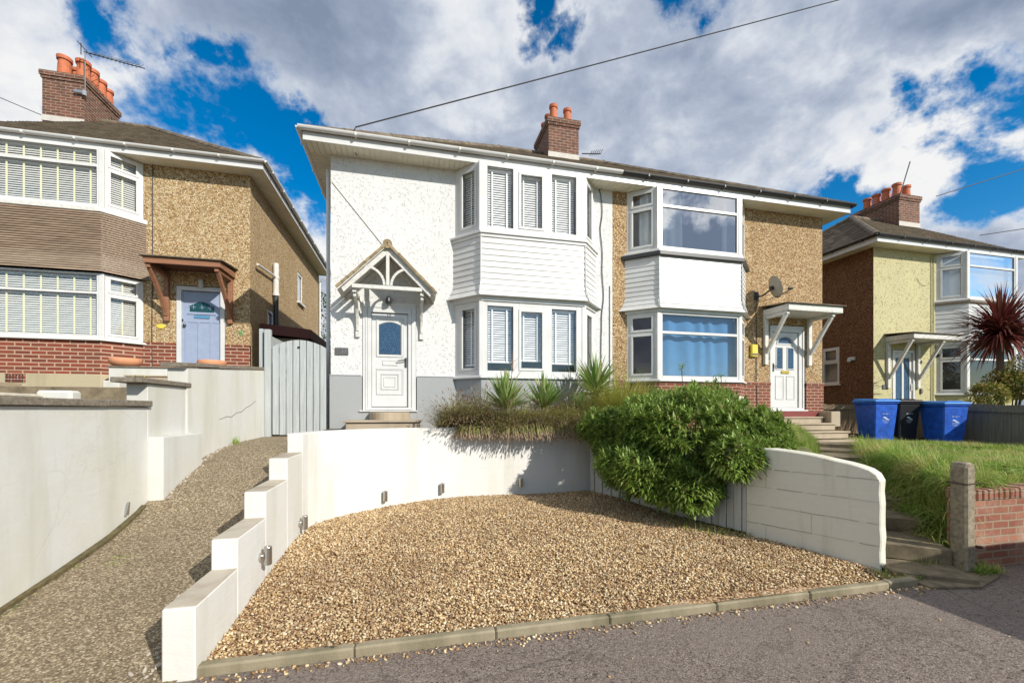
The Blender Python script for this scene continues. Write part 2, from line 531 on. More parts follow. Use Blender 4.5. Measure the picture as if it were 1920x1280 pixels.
def mk_wall_paint(name, c=(.82, .80, .74), grime=.35, gcol=(.42, .38, .27), streak=True, bump=.004, yellow=.3):
    t = NT(name)
    st = t.noise(1.0, 5, .6, t.mapv((2.6, 2.6, .35)))
    big = t.noise(1.1, 6, .65)
    fine = t.noise(26, 6, .7)
    base = t.mix(t.math('MULTIPLY', t.ramp(big, [(.40, 0), (.64, 1)]), yellow), c, (c[0] * .97, c[1] * .945, c[2] * .85))
    g = t.math('MULTIPLY', t.ramp(st, [(.46, 0), (.70, 1)]), grime)
    base = t.mix(g, base, gcol)
    sp = t.n('ShaderNodeSeparateXYZ'); t.set(sp.inputs[0], t.pos())
    specks = t.ramp(t.noise(9, 8, .75), [(.66, 0), (.74, 1)])
    base = t.mix(t.math('MULTIPLY', specks, grime * 1.2), base, lo(gcol, .6))
    t.color(base); t.rough(.75)
    trowel = t.noise(3.2, 5, .55, t.mapv((1, 1, 2.2), rot=(0, .5, 0)), .8)
    # hairline cracks here and there
    cr = t.voro(.9, t.mix(.3, t.pos(), t.noise(2.5, 5, .7)), 'DISTANCE_TO_EDGE')
    ck = t.math('MULTIPLY', t.ramp(cr.outputs['Distance'], [(0, 1), (.006, 0)]), t.ramp(t.noise(.7, 2, .5), [(.52, 0), (.6, 1)]))
    t.color(t.mix(t.math('MULTIPLY', ck, .12), base, lo(gcol, .5)))
    t.bump(t.math('ADD', t.math('MULTIPLY', fine, .6), t.math('SUBTRACT', t.math('MULTIPLY', trowel, 1.2), t.math('MULTIPLY', ck, .3))), .5, bump)
    return t.m
M['wallpaint'] = mk_wall_paint('white_masonry_paint', (.66, .655, .63), grime=.34, yellow=.45, bump=.008)
M['wallpaint_left'] = mk_wall_paint('dusty_white_masonry_paint', (.585, .585, .56), grime=.75, gcol=(.45, .44, .36), bump=.005, yellow=.8)
M['plinth'] = mk_wall_paint('grey_masonry_paint', (.315, .325, .325), grime=.15, gcol=(.28, .29, .29), yellow=.05)
M['blockpaint'] = mk_wall_paint('peeling_white_blockwork_paint', (.68, .66, .56), grime=.75, gcol=(.36, .33, .20), bump=.012)
M['plinthbare'] = mk_wall_paint('bare_cement_plinth', (.42, .36, .24), grime=.5, gcol=(.22, .18, .10), bump=.006)
M['coping'] = plain('lichened_concrete_coping', (.20, .17, .13), .95, var=.45, scale=30, bump=.008)

def mk_tile(name='brown_roof_tile', base=(.16, .125, .09)):
    t = NT(name)
    v = t.voro(5.5, t.mapv((1, 1, 1)))
    s = t.n('ShaderNodeSeparateColor'); t.set(s.inputs[0], v.outputs['Color'])
    n = t.noise(14, 6, .7)
    moss = t.ramp(t.noise(6, 8, .75), [(.48, 0), (.7, 1)])
    c = t.mix(s.outputs[0], lo(base, .65), lo(base, 1.5))
    c = t.mix(t.math('MULTIPLY', n, .6), c, lo(base, .4))
    c = t.mix(t.math('MULTIPLY', moss, .6), c, (.24, .21, .12))
    t.color(c); t.rough(.9); t.bump(n, .6, .008)
    return t.m
M['tile'] = mk_tile()
M['tile_porch'] = mk_tile('mossy_porch_tile', (.30, .23, .13))
M['terracotta'] = plain('terracotta', (.48, .14, .06), .75, var=.25, scale=9)
M['bowl'] = plain('pale_terracotta', (.60, .27, .14), .8, var=.15, scale=6)

def mk_wood(name, c1, c2, axis='X', scale=1.0, rough=.6, bump=.003):
    t = NT(name)
    sc = {'X': (.6, 14, 14), 'Y': (14, .6, 14), 'Z': (14, 14, .6)}[axis]
    n = t.noise(3 * scale, 6, .65, t.mapv(sc))
    n2 = t.noise(1.3, 3, .5)
    c = t.mix(t.ramp(n, [(.3, 0), (.7, 1)]), c1, c2)
    t.color(t.mix(t.math('MULTIPLY', n2, .4), c, lo(c1, .6)))
    t.rough(rough); t.bump(n, .5, bump)
    return t.m
M['oak'] = mk_wood('brown_stained_timber', (.22, .09, .045), (.40, .20, .11), 'X')
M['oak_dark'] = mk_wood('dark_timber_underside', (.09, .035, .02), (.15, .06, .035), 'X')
M['slat'] = mk_wood('weathered_cedar_slat', (.13, .08, .05), (.50, .37, .26), 'X', bump=.004)
M['gatewood'] = mk_wood('faded_grey_green_timber', (.34, .365, .36), (.52, .545, .535), 'Z')
M['fencepaint'] = mk_wood('pale_painted_board', (.48, .49, .46), (.60, .60, .57), 'Z')
M['fencedark'] = mk_wood('dark_weathered_fence', (.12, .115, .085), (.22, .215, .165), 'Z')
M['fencebrown'] = mk_wood('brown_larch_fence', (.13, .08, .035), (.24, .16, .08), 'Z')
M['planter'] = mk_wood('planter_timber', (.33, .26, .17), (.50, .41, .29), 'X')
M['bluedoor'] = plain('lavender_blue_paint', (.29, .345, .47), .45, var=.08)
M['silver_trim'] = plain('silver_trim', (.32, .31, .30), .4, metal=.6)
M['glass_pattern'] = None

def mk_glass(name, tint=(.85, .9, .92), refl=.35, rough=.01, wav=.0):
    t = NT(name)
    t.t.nodes.remove(t.b)
    tr = t.n('ShaderNodeBsdfTransparent'); tr.inputs[0].default_value = (*tint, 1)
    gl = t.n('ShaderNodeBsdfGlossy'); gl.inputs['Roughness'].default_value = rough
    gl.inputs['Color'].default_value = (.95, .97, 1, 1)
    fr = t.n('ShaderNodeLayerWeight'); fr.inputs[0].default_value = .5   # facing is the same from both sides
    f = t.math('ADD', t.math('MULTIPLY', t.math('POWER', fr.outputs['Facing'], 5.0), .9), refl, True)
    mx = t.n('ShaderNodeMixShader')
    t.set(mx.inputs[0], f); t.set(mx.inputs[1], tr.outputs[0]); t.set(mx.inputs[2], gl.outputs[0])
    t.t.links.new(mx.outputs[0], t.out.inputs[0])
    if wav:
        b = t.n('ShaderNodeBump'); b.inputs['Strength'].default_value = 1; b.inputs['Distance'].default_value = wav
        t.set(b.inputs['Height'], t.noise(1.6, 2, .5)); t.t.links.new(b.outputs[0], gl.inputs['Normal'])
    return t.m
M['glass'] = mk_glass('window_glass', (.97, .98, .99), refl=.09, wav=.002)
M['glass_strong'] = mk_glass('reflective_window_glass', (.8, .86, .9), refl=.70, wav=.001)
M['glass_dark'] = mk_glass('dark_door_glass', (.25, .32, .42), refl=.15)

def mk_obscure():
    t = NT('obscure_blue_glass')
    n = t.voro(60)
    t.color(t.mix(t.ramp(n.outputs['Distance'], [(.2, 0), (.7, 1)]), (.012, .035, .085), (.05, .11, .19)))
    t.rough(.12); t.bump(n.outputs['Distance'], 1, .004)
    return t.m
M['obscure'] = mk_obscure()
M['blind'] = plain('blind_slat_white', (.85, .85, .82), .5, var=.03)
M['blind_cream'] = plain('blind_slat_cream', (.66, .655, .60), .5, var=.03)
M['tape'] = plain('blind_tape_cream', (.74, .72, .46), .7, var=.03)
M['curtain'] = plain('pale_curtain', (.62, .66, .64), .9, var=.1)
M['curtain_sky_tint'] = plain('sky_tinted_curtain', (.05, .17, .33), .9, var=.1)  # blue of the sky mirrored in the glass, painted on the curtain
M['binblue'] = plain('blue_bin_plastic', (.016, .10, .52), .45, var=.4, scale=9, bump=.001)
M['binlid'] = plain('blue_lid_plastic', (.03, .20, .60), .4, var=.15, scale=5)
M['binblack'] = plain('black_bin_plastic', (.012, .012, .013), .4)
M['print'] = plain('white_print', (.55, .62, .70), .6)
M['brass'] = plain('brass', (.60, .42, .06), .3, metal=.7)
M['yellowbox'] = plain('yellow_plastic', (.70, .55, .06), .4)
M['slate'] = plain('slate_plaque', (.09, .09, .09), .6)
M['redpaint'] = plain('red_step_paint', (.20, .035, .03), .5, var=.2)
M['green_letter'] = plain('green_ceramic', (.14, .42, .16), .4)
M['shed'] = plain('red_brown_shed_roof', (.11, .03, .02), .7)
M['flower'] = plain('pink_petal', (.6, .05, .1), .6)

def mk_leaf(name, cols, trans=.25, rough=.45, spec=.5):
    t = NT(name)
    g = t.n('ShaderNodeNewGeometry'); t.geo = g
    c = t.ramp(g.outputs['Random Per Island'], [(i / max(1, len(cols) - 1), c) for i, c in enumerate(cols)])
    t.color(c); t.rough(rough)
    tl = t.n('ShaderNodeBsdfTranslucent'); t.set(tl.inputs[0], c)
    mx = t.n('ShaderNodeMixShader'); mx.inputs[0].default_value = trans
    t.set(mx.inputs[1], t.b.outputs[0]); t.set(mx.inputs[2], tl.outputs[0])
    t.t.links.new(mx.outputs[0], t.out.inputs[0])
    return t.m
M['leaf'] = mk_leaf('bush_leaf', [(.26, .19, .07)] + 3 * [(.10, .17, .025), (.18, .28, .042), (.28, .41, .075), (.42, .54, .16)], .35, .42)
M['yucca'] = mk_leaf('yucca_leaf', [(.42, .33, .17)] + 2 * [(.13, .24, .05), (.22, .36, .08), (.50, .55, .22), (.16, .29, .07)], .2)
M['lav_stem'] = mk_leaf('lavender_stem', [(.26, .27, .08), (.40, .31, .15), (.28, .36, .10), (.48, .40, .19)], .3)
M['lav_head'] = mk_leaf('lavender_seed_head', [(.22, .14, .10), (.36, .24, .14), (.16, .11, .10), (.44, .33, .20)], .2)
M['lime'] = mk_leaf('lime_heather', [(.30, .36, .06), (.46, .48, .10), (.56, .48, .14), (.22, .30, .06)], .3)
def mk_leaf_patch(name, cols, patch, trans):
    m = mk_leaf(name, cols, trans); nt = m.node_tree
    b = [n for n in nt.nodes if n.type == 'BSDF_PRINCIPLED'][0]; tl = [n for n in nt.nodes if n.type == 'BSDF_TRANSLUCENT'][0]
    src = b.inputs['Base Color'].links[0].from_socket
    g = [n for n in nt.nodes if n.type == 'NEW_GEOMETRY'][0]
    ns = nt.nodes.new('ShaderNodeTexNoise'); ns.inputs['Scale'].default_value = 1.9; ns.inputs['Detail'].default_value = 5; nt.links.new(g.outputs['Position'], ns.inputs['Vector'])
    r = nt.nodes.new('ShaderNodeMapRange'); r.inputs['From Min'].default_value = .44; r.inputs['From Max'].default_value = .66; nt.links.new(ns.outputs[0], r.inputs['Value'])
    mx = nt.nodes.new('ShaderNodeMix'); mx.data_type = 'RGBA'; nt.links.new(r.outputs[0], mx.inputs[0]); nt.links.new(src, mx.inputs[6]); mx.inputs[7].default_value = (*patch, 1)
    nt.links.new(mx.outputs[2], b.inputs['Base Color']); nt.links.new(mx.outputs[2], tl.inputs[0])
    return m
M['grass'] = mk_leaf_patch('grass_blade', [(.12, .25, .03), (.22, .39, .05), (.36, .50, .085), (.48, .50, .17)], (.52, .48, .19), .4)
M['cordy'] = mk_leaf('cordyline_leaf', [(.10, .02, .02), (.17, .035, .03), (.24, .08, .05), (.08, .035, .02)], .2)
M['varieg'] = mk_leaf('variegated_leaf', [(.08, .15, .02), (.14, .22, .04), (.50, .42, .12), (.62, .46, .18), (.07, .13, .02)], .25)
M['twig'] = plain('brown_twig', (.09, .07, .04), .9)
M['trunk'] = plain('grey_brown_bark', (.14, .10, .07), .95, var=.4, scale=20, bump=.01)
M['deadleaf'] = mk_leaf('dead_leaf', [(.16, .09, .04), (.28, .18, .08), (.34, .26, .14), (.10, .06, .03)], .1)
M['treeleaf'] = mk_leaf('tree_leaf', [(.03, .07, .01), (.06, .12, .02), (.09, .15, .03)], .3)

def mk_pebble():
    t = NT('golden_gravel_stone')
    g = t.n('ShaderNodeNewGeometry'); t.geo = g
    c = t.ramp(g.outputs['Random Per Island'], [(0, (.12, .06, .025)), (.16, (.27, .15, .065)), (.32, (.42, .27, .12)), (.48, (.60, .44, .22)), (.62, (.78, .63, .38)), (.74, (.30, .20, .11)), (.84, (.90, .79, .56)), (.93, (.70, .50, .26)), (1, (.36, .18, .07))])
    n = t.noise(60, 3, .5)
    patch = t.ramp(t.noise(.9, 5, .6), [(.46, 0), (.66, 1)])
    c = t.mix(t.math('MULTIPLY', patch, .5), c, (.22, .14, .075))
    t.color(t.mix(t.math('MULTIPLY', n, .3), c, (.22, .13, .06))); t.rough(.7)
    return t.m
M['pebble'] = mk_pebble()

def mk_gravelbase():
    t = NT('gravel_bed')
    v = t.voro(45)
    s = t.n('ShaderNodeSeparateColor'); t.set(s.inputs[0], v.outputs['Color'])
    c = t.ramp(s.outputs[0], [(0, (.14, .07, .03)), (.4, (.35, .21, .10)), (1, (.55, .42, .27))])
    t.color(c); t.rough(.9); t.bump(t.math('MULTIPLY', v.outputs['Distance'], -1), 1, .012)
    return t.m
M['gravelbase'] = mk_gravelbase()

def mk_aggregate():
    t = NT('exposed_aggregate_concrete')
    v = t.voro(84)
    s = t.n('ShaderNodeSeparateColor'); t.set(s.inputs[0], v.outputs['Color'])
    c = t.ramp(s.outputs[0], [(0, (.13, .095, .055)), (.35, (.26, .20, .12)), (.7, (.40, .32, .20)), (1, (.68, .57, .40))])
    e = t.ramp(v.outputs['Distance'], [(.2, 0), (.7, 1)])
    c = t.mix(t.math('MULTIPLY', e, .5), c, (.07, .052, .03))
    big = t.ramp(t.noise(1.2, 6, .65), [(.4, 0), (.7, 1)])
    c = t.mix(t.math('MULTIPLY', big, .35), c, (.12, .085, .05))
    t.color(c); t.rough(.9); t.bump(t.math('MULTIPLY', v.outputs['Distance'], -1), 1, .008)
    return t.m
M['aggregate'] = mk_aggregate()

def mk_tarmac():
    t = NT('worn_tarmac')
    v = t.voro(95)
    s = t.n('ShaderNodeSeparateColor'); t.set(s.inputs[0], v.outputs['Color'])
    c = t.ramp(s.outputs[0], [(0, (.085, .066, .054)), (.45, (.17, .133, .112)), (.85, (.215, .172, .146)), (1, (.29, .245, .21))])
    pit = t.ramp(t.noise(30, 4, .65), [(.33, 1), (.40, 0)])
    c = t.mix(t.math('MULTIPLY', pit, .75), c, (.025, .018, .014))
    big = t.noise(.8, 6, .6)
    c = t.mix(t.math('MULTIPLY', t.ramp(big, [(.42, 0), (.62, 1)]), .5), c, (.19, .155, .13))
    # hairline cracks
    cr = t.voro(1.1, t.mix(.35, t.pos(), t.noise(3, 5, .7)), 'DISTANCE_TO_EDGE')
    ck = t.ramp(cr.outputs['Distance'], [(.0, 1), (.012, 0)])
    c = t.mix(t.math('MULTIPLY', ck, .42), c, (.03, .022, .018))
    t.color(c); t.rough(.85)
    t.bump(t.math('SUBTRACT', t.math('MULTIPLY', v.outputs['Distance'], -.6), pit), 1, .006)
    return t.m
M['tarmac'] = mk_tarmac()
M['soil'] = plain('dark_soil', (.07, .05, .03), .95, var=.5, scale=12, bump=.02)
M['lawnsoil'] = plain('turf_soil', (.12, .13, .04), .95, var=.5, scale=12, bump=.02)
M['farground'] = plain('far_ground', (.08, .09, .05), .95, var=.4, scale=.2)
M['slabpath'] = plain('worn_concrete_path', (.19, .15, .095), .95, var=.5, scale=7, bump=.006)
M['kerb'] = mk_wall_paint('weathered_kerb_concrete', (.28, .24, .16), grime=.9, gcol=(.10, .09, .045), bump=.012)
M['stepstone'] = mk_wall_paint('stained_step_stone', (.40, .33, .24), grime=.5, gcol=(.20, .15, .09), bump=.006)
M['carpaint'] = plain('dark_blue_car_paint', (.02, .03, .06), .2)
M['tyre'] = plain('tyre_rubber', (.02, .02, .02), .8)

# ------------------------------------------------------------------ the ground, pavement, ramp, banks
def lerp(a, b, t): return a + (b - a) * t
def interp(x, pts):
    if x <= pts[0][0]: return pts[0][1]
    for (x0, y0), (x1, y1) in zip(pts, pts[1:]):
        if x <= x1: return lerp(y0, y1, (x - x0) / (x1 - x0))
    return pts[-1][1]

mb = MB(); mb.poly([(-900, -900, -1.72), (900, -900, -1.72), (900, 900, -1.72), (-900, 900, -1.72)])
tag(mb.build('ground', M['farground']), kind='structure')
mb = MB(); mb.poly([(-60, -14, -1.6), (60, -14, -1.6), (60, 3.4, -1.6), (-60, 3.4, -1.6)])
tag(mb.build('pavement', M['tarmac']), kind='structure')

RAMP = [(1.9, -1.598), (2.7, -1.597), (3.0, -1.58), (3.35, -1.50), (3.7, -1.41), (4.15, -1.335), (4.77, -1.215), (5.19, -1.09), (5.5, -.95), (5.85, -.82), (6.25, -.715),
        (6.7, -.615), (7.2, -.54), (7.7, -.51), (8.75, -.487), (14, -.2), (22, .2)]
def ramp_z(y): return interp(y, RAMP)
ys = [1.9 + i * .1 for i in range(int((22 - 1.9) / .1))]
xs = [-3.4, -2.8, -2.4, -2.0, -1.6, -1.34]
V = [(x if y > 2.6 else x, y, ramp_z(y) + (.004 if y < 2.2 else 0)) for y in ys for x in xs]
Fq = [(j * 6 + i, j * 6 + i + 1, (j + 1) * 6 + i + 1, (j + 1) * 6 + i) for j in range(len(ys) - 1) for i in range(5)]
tag(mesh_obj('path', V, Fq, M['aggregate']), kind='structure')
# narrow mossy edging along the foot of the left wall
mb = MB()
for j in range(len(ys) - 1):
    if 2.2 < ys[j] < 5.3:
        y0, y1 = ys[j], ys[j + 1]
        x0 = -2.80; w = .045 + .012 * math.sin(y0 * 3.1)
        z0, z1 = ramp_z(y0), ramp_z(y1)
        mb.hexa([(x0, y0, z0 - .02), (x0 + w, y0, z0 - .02), (x0 + w, y1, z1 - .02), (x0, y1, z1 - .02),
                 (x0, y0, z0 + .03), (x0 + w, y0, z0 + .028), (x0 + w, y1, z1 + .028), (x0, y1, z1 + .03)])
tag(mb.build('path_edging', plain('mossy_edging', (.12, .095, .04), .95, var=.5, scale=20, bump=.01)), kind='structure')

# curved line of the white garden wall (gravel side)
WALL = [(-1.25, 5.41), (-1.235, 5.62), (-1.17, 5.84), (-1.04, 6.06), (-.84, 6.27), (-.56, 6.46), (-.2, 6.62), (.25, 6.76), (.8, 6.87), (1.5, 6.93), (2.3, 6.95), (3.3, 6.95)]
def offset_line(pts, o):
    res = []
    for i, p in enumerate(pts):
        a = Vector(pts[max(i - 1, 0)]); b = Vector(pts[min(i + 1, len(pts) - 1)])
        d = (b - a).normalized()
        res.append((p[0] - d.y * o, p[1] + d.x * o))
    return res
WALL_IN = offset_line(WALL, .17)
FENCE_LINE = [(3.0, 6.9), (3.91, 4.28), (4.42, 3.2)]

# gravel bed
gp = [(-1.26, 2.98), (4.50, 2.98)] + [(4.42, 3.2), (3.91, 4.28), (3.0, 6.9)] + [(3.0, 6.95)] + WALL[::-1][1:]
def grav_z(x, y):
    t = max(0, min(1, (y - 3.0) / 3.9))
    return -1.552 + .145 * math.sin(t * math.pi / 2) + .02 * math.sin(x * 1.7 + y) + .018 * math.sin(x * .8 - y * 2.1)
def in_poly(x, y, P):
    c = False; j = len(P) - 1
    for i in range(len(P)):
        xi, yi = P[i]; xj, yj = P[j]
        if (yi > y) != (yj > y) and x < (xj - xi) * (y - yi) / (yj - yi) + xi: c = not c
        j = i
    return c
V = []; Fq = []; idx = {}
st = .1
for i in range(64):
    for j in range(44):
        x = -1.4 + i * st; y = 2.93 + j * st
        idx[(i, j)] = len(V); V.append((x, y, grav_z(x, y) - .012))
for i in range(63):
    for j in range(43):
        x = -1.4 + (i + .5) * st; y = 2.93 + (j + .5) * st
        if x < -1.1 and y > 5.2 and x + 1.25 < (y - 5.2) * .2: continue
        if x < 3.0 or x < 3.0 + (6.95 - y) * .38:
            if y < 7.05: Fq.append((idx[(i, j)], idx[(i + 1, j)], idx[(i + 1, j + 1)], idx[(i, j + 1)]))
tag(mesh_obj('gravel_bed', V, Fq, M['gravelbase']), kind='structure')

# kerb edging: three-foot concrete lengths
mb = MB(); x = -1.27; k = 0
while x < 4.45:
    L = .905 + .04 * math.sin(k * 2.3); k += 1; jz = random.uniform(-.004, .004); jy = random.uniform(-.005, .005)
    mb.box(x + .002, min(x + L, 4.5) - .002, 2.905 + jy, 2.98 + jy, -1.62, -1.536 + jz); x += L
tag(mb.build('kerb', M['kerb'], bevel=.012), kind='structure')
mb = MB()
mb.prism([(4.5, 2.82), (4.95, 2.72), (5.45, 2.86), (5.6, 3.05), (5.2, 3.3), (4.55, 3.25)], -1.62, -1.575)
mb.prism([(4.52, 2.99), (5.1, 2.93), (5.15, 3.2), (4.6, 3.3)], -1.57, -1.55)
tag(mb.build('path_threshold', M['slabpath'], bevel=.006), kind='structure')

# main front terrace (soil and paving) behind the white wall
pts = [(WALL_IN[i][0] + .0, WALL_IN[i][1]) for i in range(len(WALL_IN))]
poly = [(x, y) for x, y in pts if x < 3.05] + [(3.05, 7.12), (4.5, 7.3), (4.5, 8.75), (-1.55, 8.75)]
mb = MB(); mb.prism(poly, -1.7, -.36)
tag(mb.build('garden_terrace', M['soil']), kind='structure')

# the bank: path up to the neighbour, lawn behind the brick wall
PC = [(4.75, 2.9, -1.60), (4.98, 3.25, -1.565), (5.75, 4.2, -1.27), (6.6, 5.2, -1.06), (7.75, 6.2, -.84), (8.75, 7.1, -.72), (9.6, 8.0, -.70)]
def path_info(x, y):
    best = None
    for (x0, y0, z0), (x1, y1, z1) in zip(PC, PC[1:]):
        dx, dy = x1 - x0, y1 - y0; L2 = dx * dx + dy * dy
        t = max(0, min(1, ((x - x0) * dx + (y - y0) * dy) / L2))
        px, py = x0 + dx * t, y0 + dy * t
        d = math.hypot(x - px, y - py); s = 1 if (dx * (y - y0) - dy * (x - x0)) > 0 else -1
        if best is None or d < best[0]: best = (d, s, lerp(z0, z1, t))
    return best
def smooth(t): t = max(0, min(1, t)); return t * t * (3 - 2 * t)
def bank_z(x, y):
    d, s, z = path_info(x, y)
    w = .32
    if d < w: return z - .015
    if s > 0:
        L = -.46 + .04 * math.sin(x * 2); t = smooth((d - w) / .45)
        L = min(L, -.40, interp(y, [(3.2, -.80), (3.8, -.60), (4.3, -.52), (5.0, -.47)]) if x < 5.0 else 0)
    else:
        L = -.80 + .03 * math.sin(x * 1.3 + y) ; t = smooth((d - w) / .22)
    return lerp(z - .015, L, t)
V = []; Fq = []; nx, ny = 150, 62
for i in range(nx + 1):
    for j in range(ny + 1):
        x = 3.0 + i * .12; y = 3.16 + j * .11
        V.append((x, y, bank_z(x, y)))
for i in range(nx):
    for j in range(ny):
        x = 3.0 + (i + .5) * .12; y = 3.16 + (j + .5) * .11
        xl = interp(y, [(3.2, 4.50), (4.28, 3.98), (6.9, 3.08), (9, 3.1)])
        if x < xl: continue
        a = i * (ny + 1) + j
        Fq.append((a, a + ny + 1, a + ny + 2, a + 1))
tag(mesh_obj('bank', V, Fq, M['lawnsoil'], smooth=True), kind='structure')
# worn concrete strips of the path with shallow risers
mb = MB()
for k in range(len(PC) - 1):
    (x0, y0, z0), (x1, y1, z1) = PC[k], PC[k + 1]
    dx, dy = x1 - x0, y1 - y0; L = math.hypot(dx, dy); ux, uy = dx / L, dy / L
    n = max(1, int(L / .55))
    for q in range(n):
        a, b = q / n, (q + 1) / n
        za = lerp(z0, z1, b) + .0
        if k >= 5: za = -.72
        p = [(x0 + dx * a - uy * .36, y0 + dy * a + ux * .36), (x0 + dx * a + uy * .28, y0 + dy * a - ux * .28),
             (x0 + dx * b + uy * .28, y0 + dy * b - ux * .28), (x0 + dx * b - uy * .36, y0 + dy * b + ux * .36)]
        mb.prism([p[0], p[1], p[2], p[3]], za - .12, za + random.uniform(.0, .012) + .03)
tag(mb.build('garden_path', M['slabpath'], bevel=.008), kind='structure')

# left plot, raised; and the ground further back
mb = MB()
mb.prism([(-30, 3.0), (-2.96, 3.0), (-2.96, 8.5), (-30, 8.5)], -1.7, -.02)
mb.prism([(-30, 8.5), (-3.0, 8.5), (-3.4, 12.2), (-30, 12.2)], -1.7, .38)
tag(mb.build('front_garden', M['slabpath']), kind='structure')
mb = MB()
mb.prism([(10.2, 8.6), (19, 8.6), (19, 20), (10.2, 20)], -1.7, -.76)
mb.prism([(-40, 20.5), (40, 20.5), (40, 60), (-40, 60)], -1.7, .1)
tag(mb.build('back_garden', M['lawnsoil']), kind='structure')

# ------------------------------------------------------------------ building kit
def wall_face(mb, F, s0, s1, z0, z1, holes, thick=.1):
    """front skin with real openings: cells around the holes, and reveals"""
    ss = sorted({s0, s1} | {h[0] for h in holes} | {h[1] for h in holes})
    for a, b in zip(ss, ss[1:]):
        zs = z0
        hs_ = sorted([h for h in holes if h[0] <= a + 1e-6 and h[1] >= b - 1e-6], key=lambda h: h[2])
        for h in hs_ + [None]:
            ze = h[2] if h else z1
            if ze > zs + 1e-6:
                mb.poly([F.p(a, 0, zs), F.p(b, 0, zs), F.p(b, 0, ze), F.p(a, 0, ze)])
            if h: zs = h[3]
    for (a, b, c, d) in holes:
        mb.poly([F.p(a, 0, c), F.p(a, 0, d), F.p(a, -thick, d), F.p(a, -thick, c)])
        mb.poly([F.p(b, 0, d), F.p(b, 0, c), F.p(b, -thick, c), F.p(b, -thick, d)])
        mb.poly([F.p(a, 0, d), F.p(b, 0, d), F.p(b, -thick, d), F.p(a, -thick, d)])
        if c > z0 + 1e-6: mb.poly([F.p(b, 0, c), F.p(a, 0, c), F.p(a, -thick, c), F.p(b, -thick, c)])

def plate(mb, F, s0, s1, z0, z1, n0, n1, holes):
    ss = sorted({s0, s1} | {h[0] for h in holes} | {h[1] for h in holes})
    for a, b in zip(ss, ss[1:]):
        zs = z0
        hs_ = sorted([h for h in holes if h[0] <= a + 1e-6 and h[1] >= b - 1e-6], key=lambda h: h[2])
        for h in hs_ + [None]:
            ze = h[2] if h else z1
            if ze > zs + 1e-6: mb.pbox(F, a, b, n0, n1, zs, ze)
            if h: zs = h[3]

def rim(mb, F, a, b, c, d, w, n0, n1):
    mb.pbox(F, a, b, n0, n1, c, c + w); mb.pbox(F, a, b, n0, n1, d - w, d)
    mb.pbox(F, a, a + w, n0, n1, c + w, d - w); mb.pbox(F, b - w, b, n0, n1, c + w, d - w)

def window(parent, F, s0, s1, z0, z1, lights, glass='glass', inner=None, depth=.07, n_out=0.0, gasket=True, label=None):
    """lights: (a, b, c, d, sash) holes through the frame plate"""
    mb = MB()
    plate(mb, F, s0, s1, z0, z1, n_out - depth, n_out, [l[:4] for l in lights])
    for (a, b, c, d, sash) in lights:
        if sash:
            rim(mb, F, a - .012, b + .012, c - .012, d + .012, .05, n_out - .03, n_out + .014)
    fr = mb.build('window', M['upvc'], parent, bevel=.004)
    if label: fr['label'] = label
    mg = MB()
    for (a, b, c, d, sash) in lights:
        w = .036 if sash else 0
        mg.poly([F.p(a + w, n_out - .03, c + w), F.p(b - w, n_out - .03, c + w), F.p(b - w, n_out - .03, d - w), F.p(a + w, n_out - .03, d - w)])
    mg.build('pane', M[glass], fr)
    if gasket:
        mk = MB()
        for (a, b, c, d, sash) in lights:
            w = .036 if sash else 0
            rim(mk, F, a + w, b - w, c + w, d - w, .008, n_out - .026, n_out - .02)
        mk.build('seal', M['black'], fr)
    if inner:
        inner(fr, F, s0, s1, z0, z1, lights, n_out)
    return fr

def blinds(mat='blind', tapes=2, tape_mat='blind', gap=.046, tilt=54, drop=1.0, tw=.028, tape_step=None):
    def fn(fr, F, s0, s1, z0, z1, lights, n_out):
        mb = MB(); mt = MB()
        for (a, b, c, d, sash) in lights:
            a2, b2 = a + .012, b - .012
            lowz = d - (d - c) * drop
            z = d - .05
            dz = .024 * math.sin(math.radians(tilt)); dn = .024 * math.cos(math.radians(tilt))
            while z > lowz + .02:
                jz = random.uniform(-.002, .002)
                nb = n_out - .12
                q = [F.p(a2, nb + dn, z + jz - dz), F.p(b2, nb + dn, z + jz - dz), F.p(b2, nb - dn, z + jz + dz), F.p(a2, nb - dn, z + jz + dz)]
                t = .003
                mb.hexa([(x, y, zz - t) for x, y, zz in q] + q)
                z -= gap
            mb.pbox(F, a2, b2, n_out - .15, n_out - .09, d - .04, d - .002)
            if drop < 1: mb.pbox(F, a2, b2, n_out - .14, n_out - .1, z + gap - .045, z + gap - .02)
            W_ = b2 - a2
            if tape_step:
                k = max(1, round(W_ / tape_step)); poss = [a2 + W_ * (i + .5) / k for i in range(k)]
            else:
                poss = [a2 + W_ * f for f in ((.2, .8) if tapes == 2 else (.5,))]
            for s in poss:
                mt.pbox(F, s - tw / 2, s + tw / 2, n_out - .091, n_out - .086, max(c, z + gap - .05), d - .01)
        bl = mb.build('blind', M[mat], fr)
        if mt.v: mt.build('blind_tape', M[tape_mat], fr)
    return fn

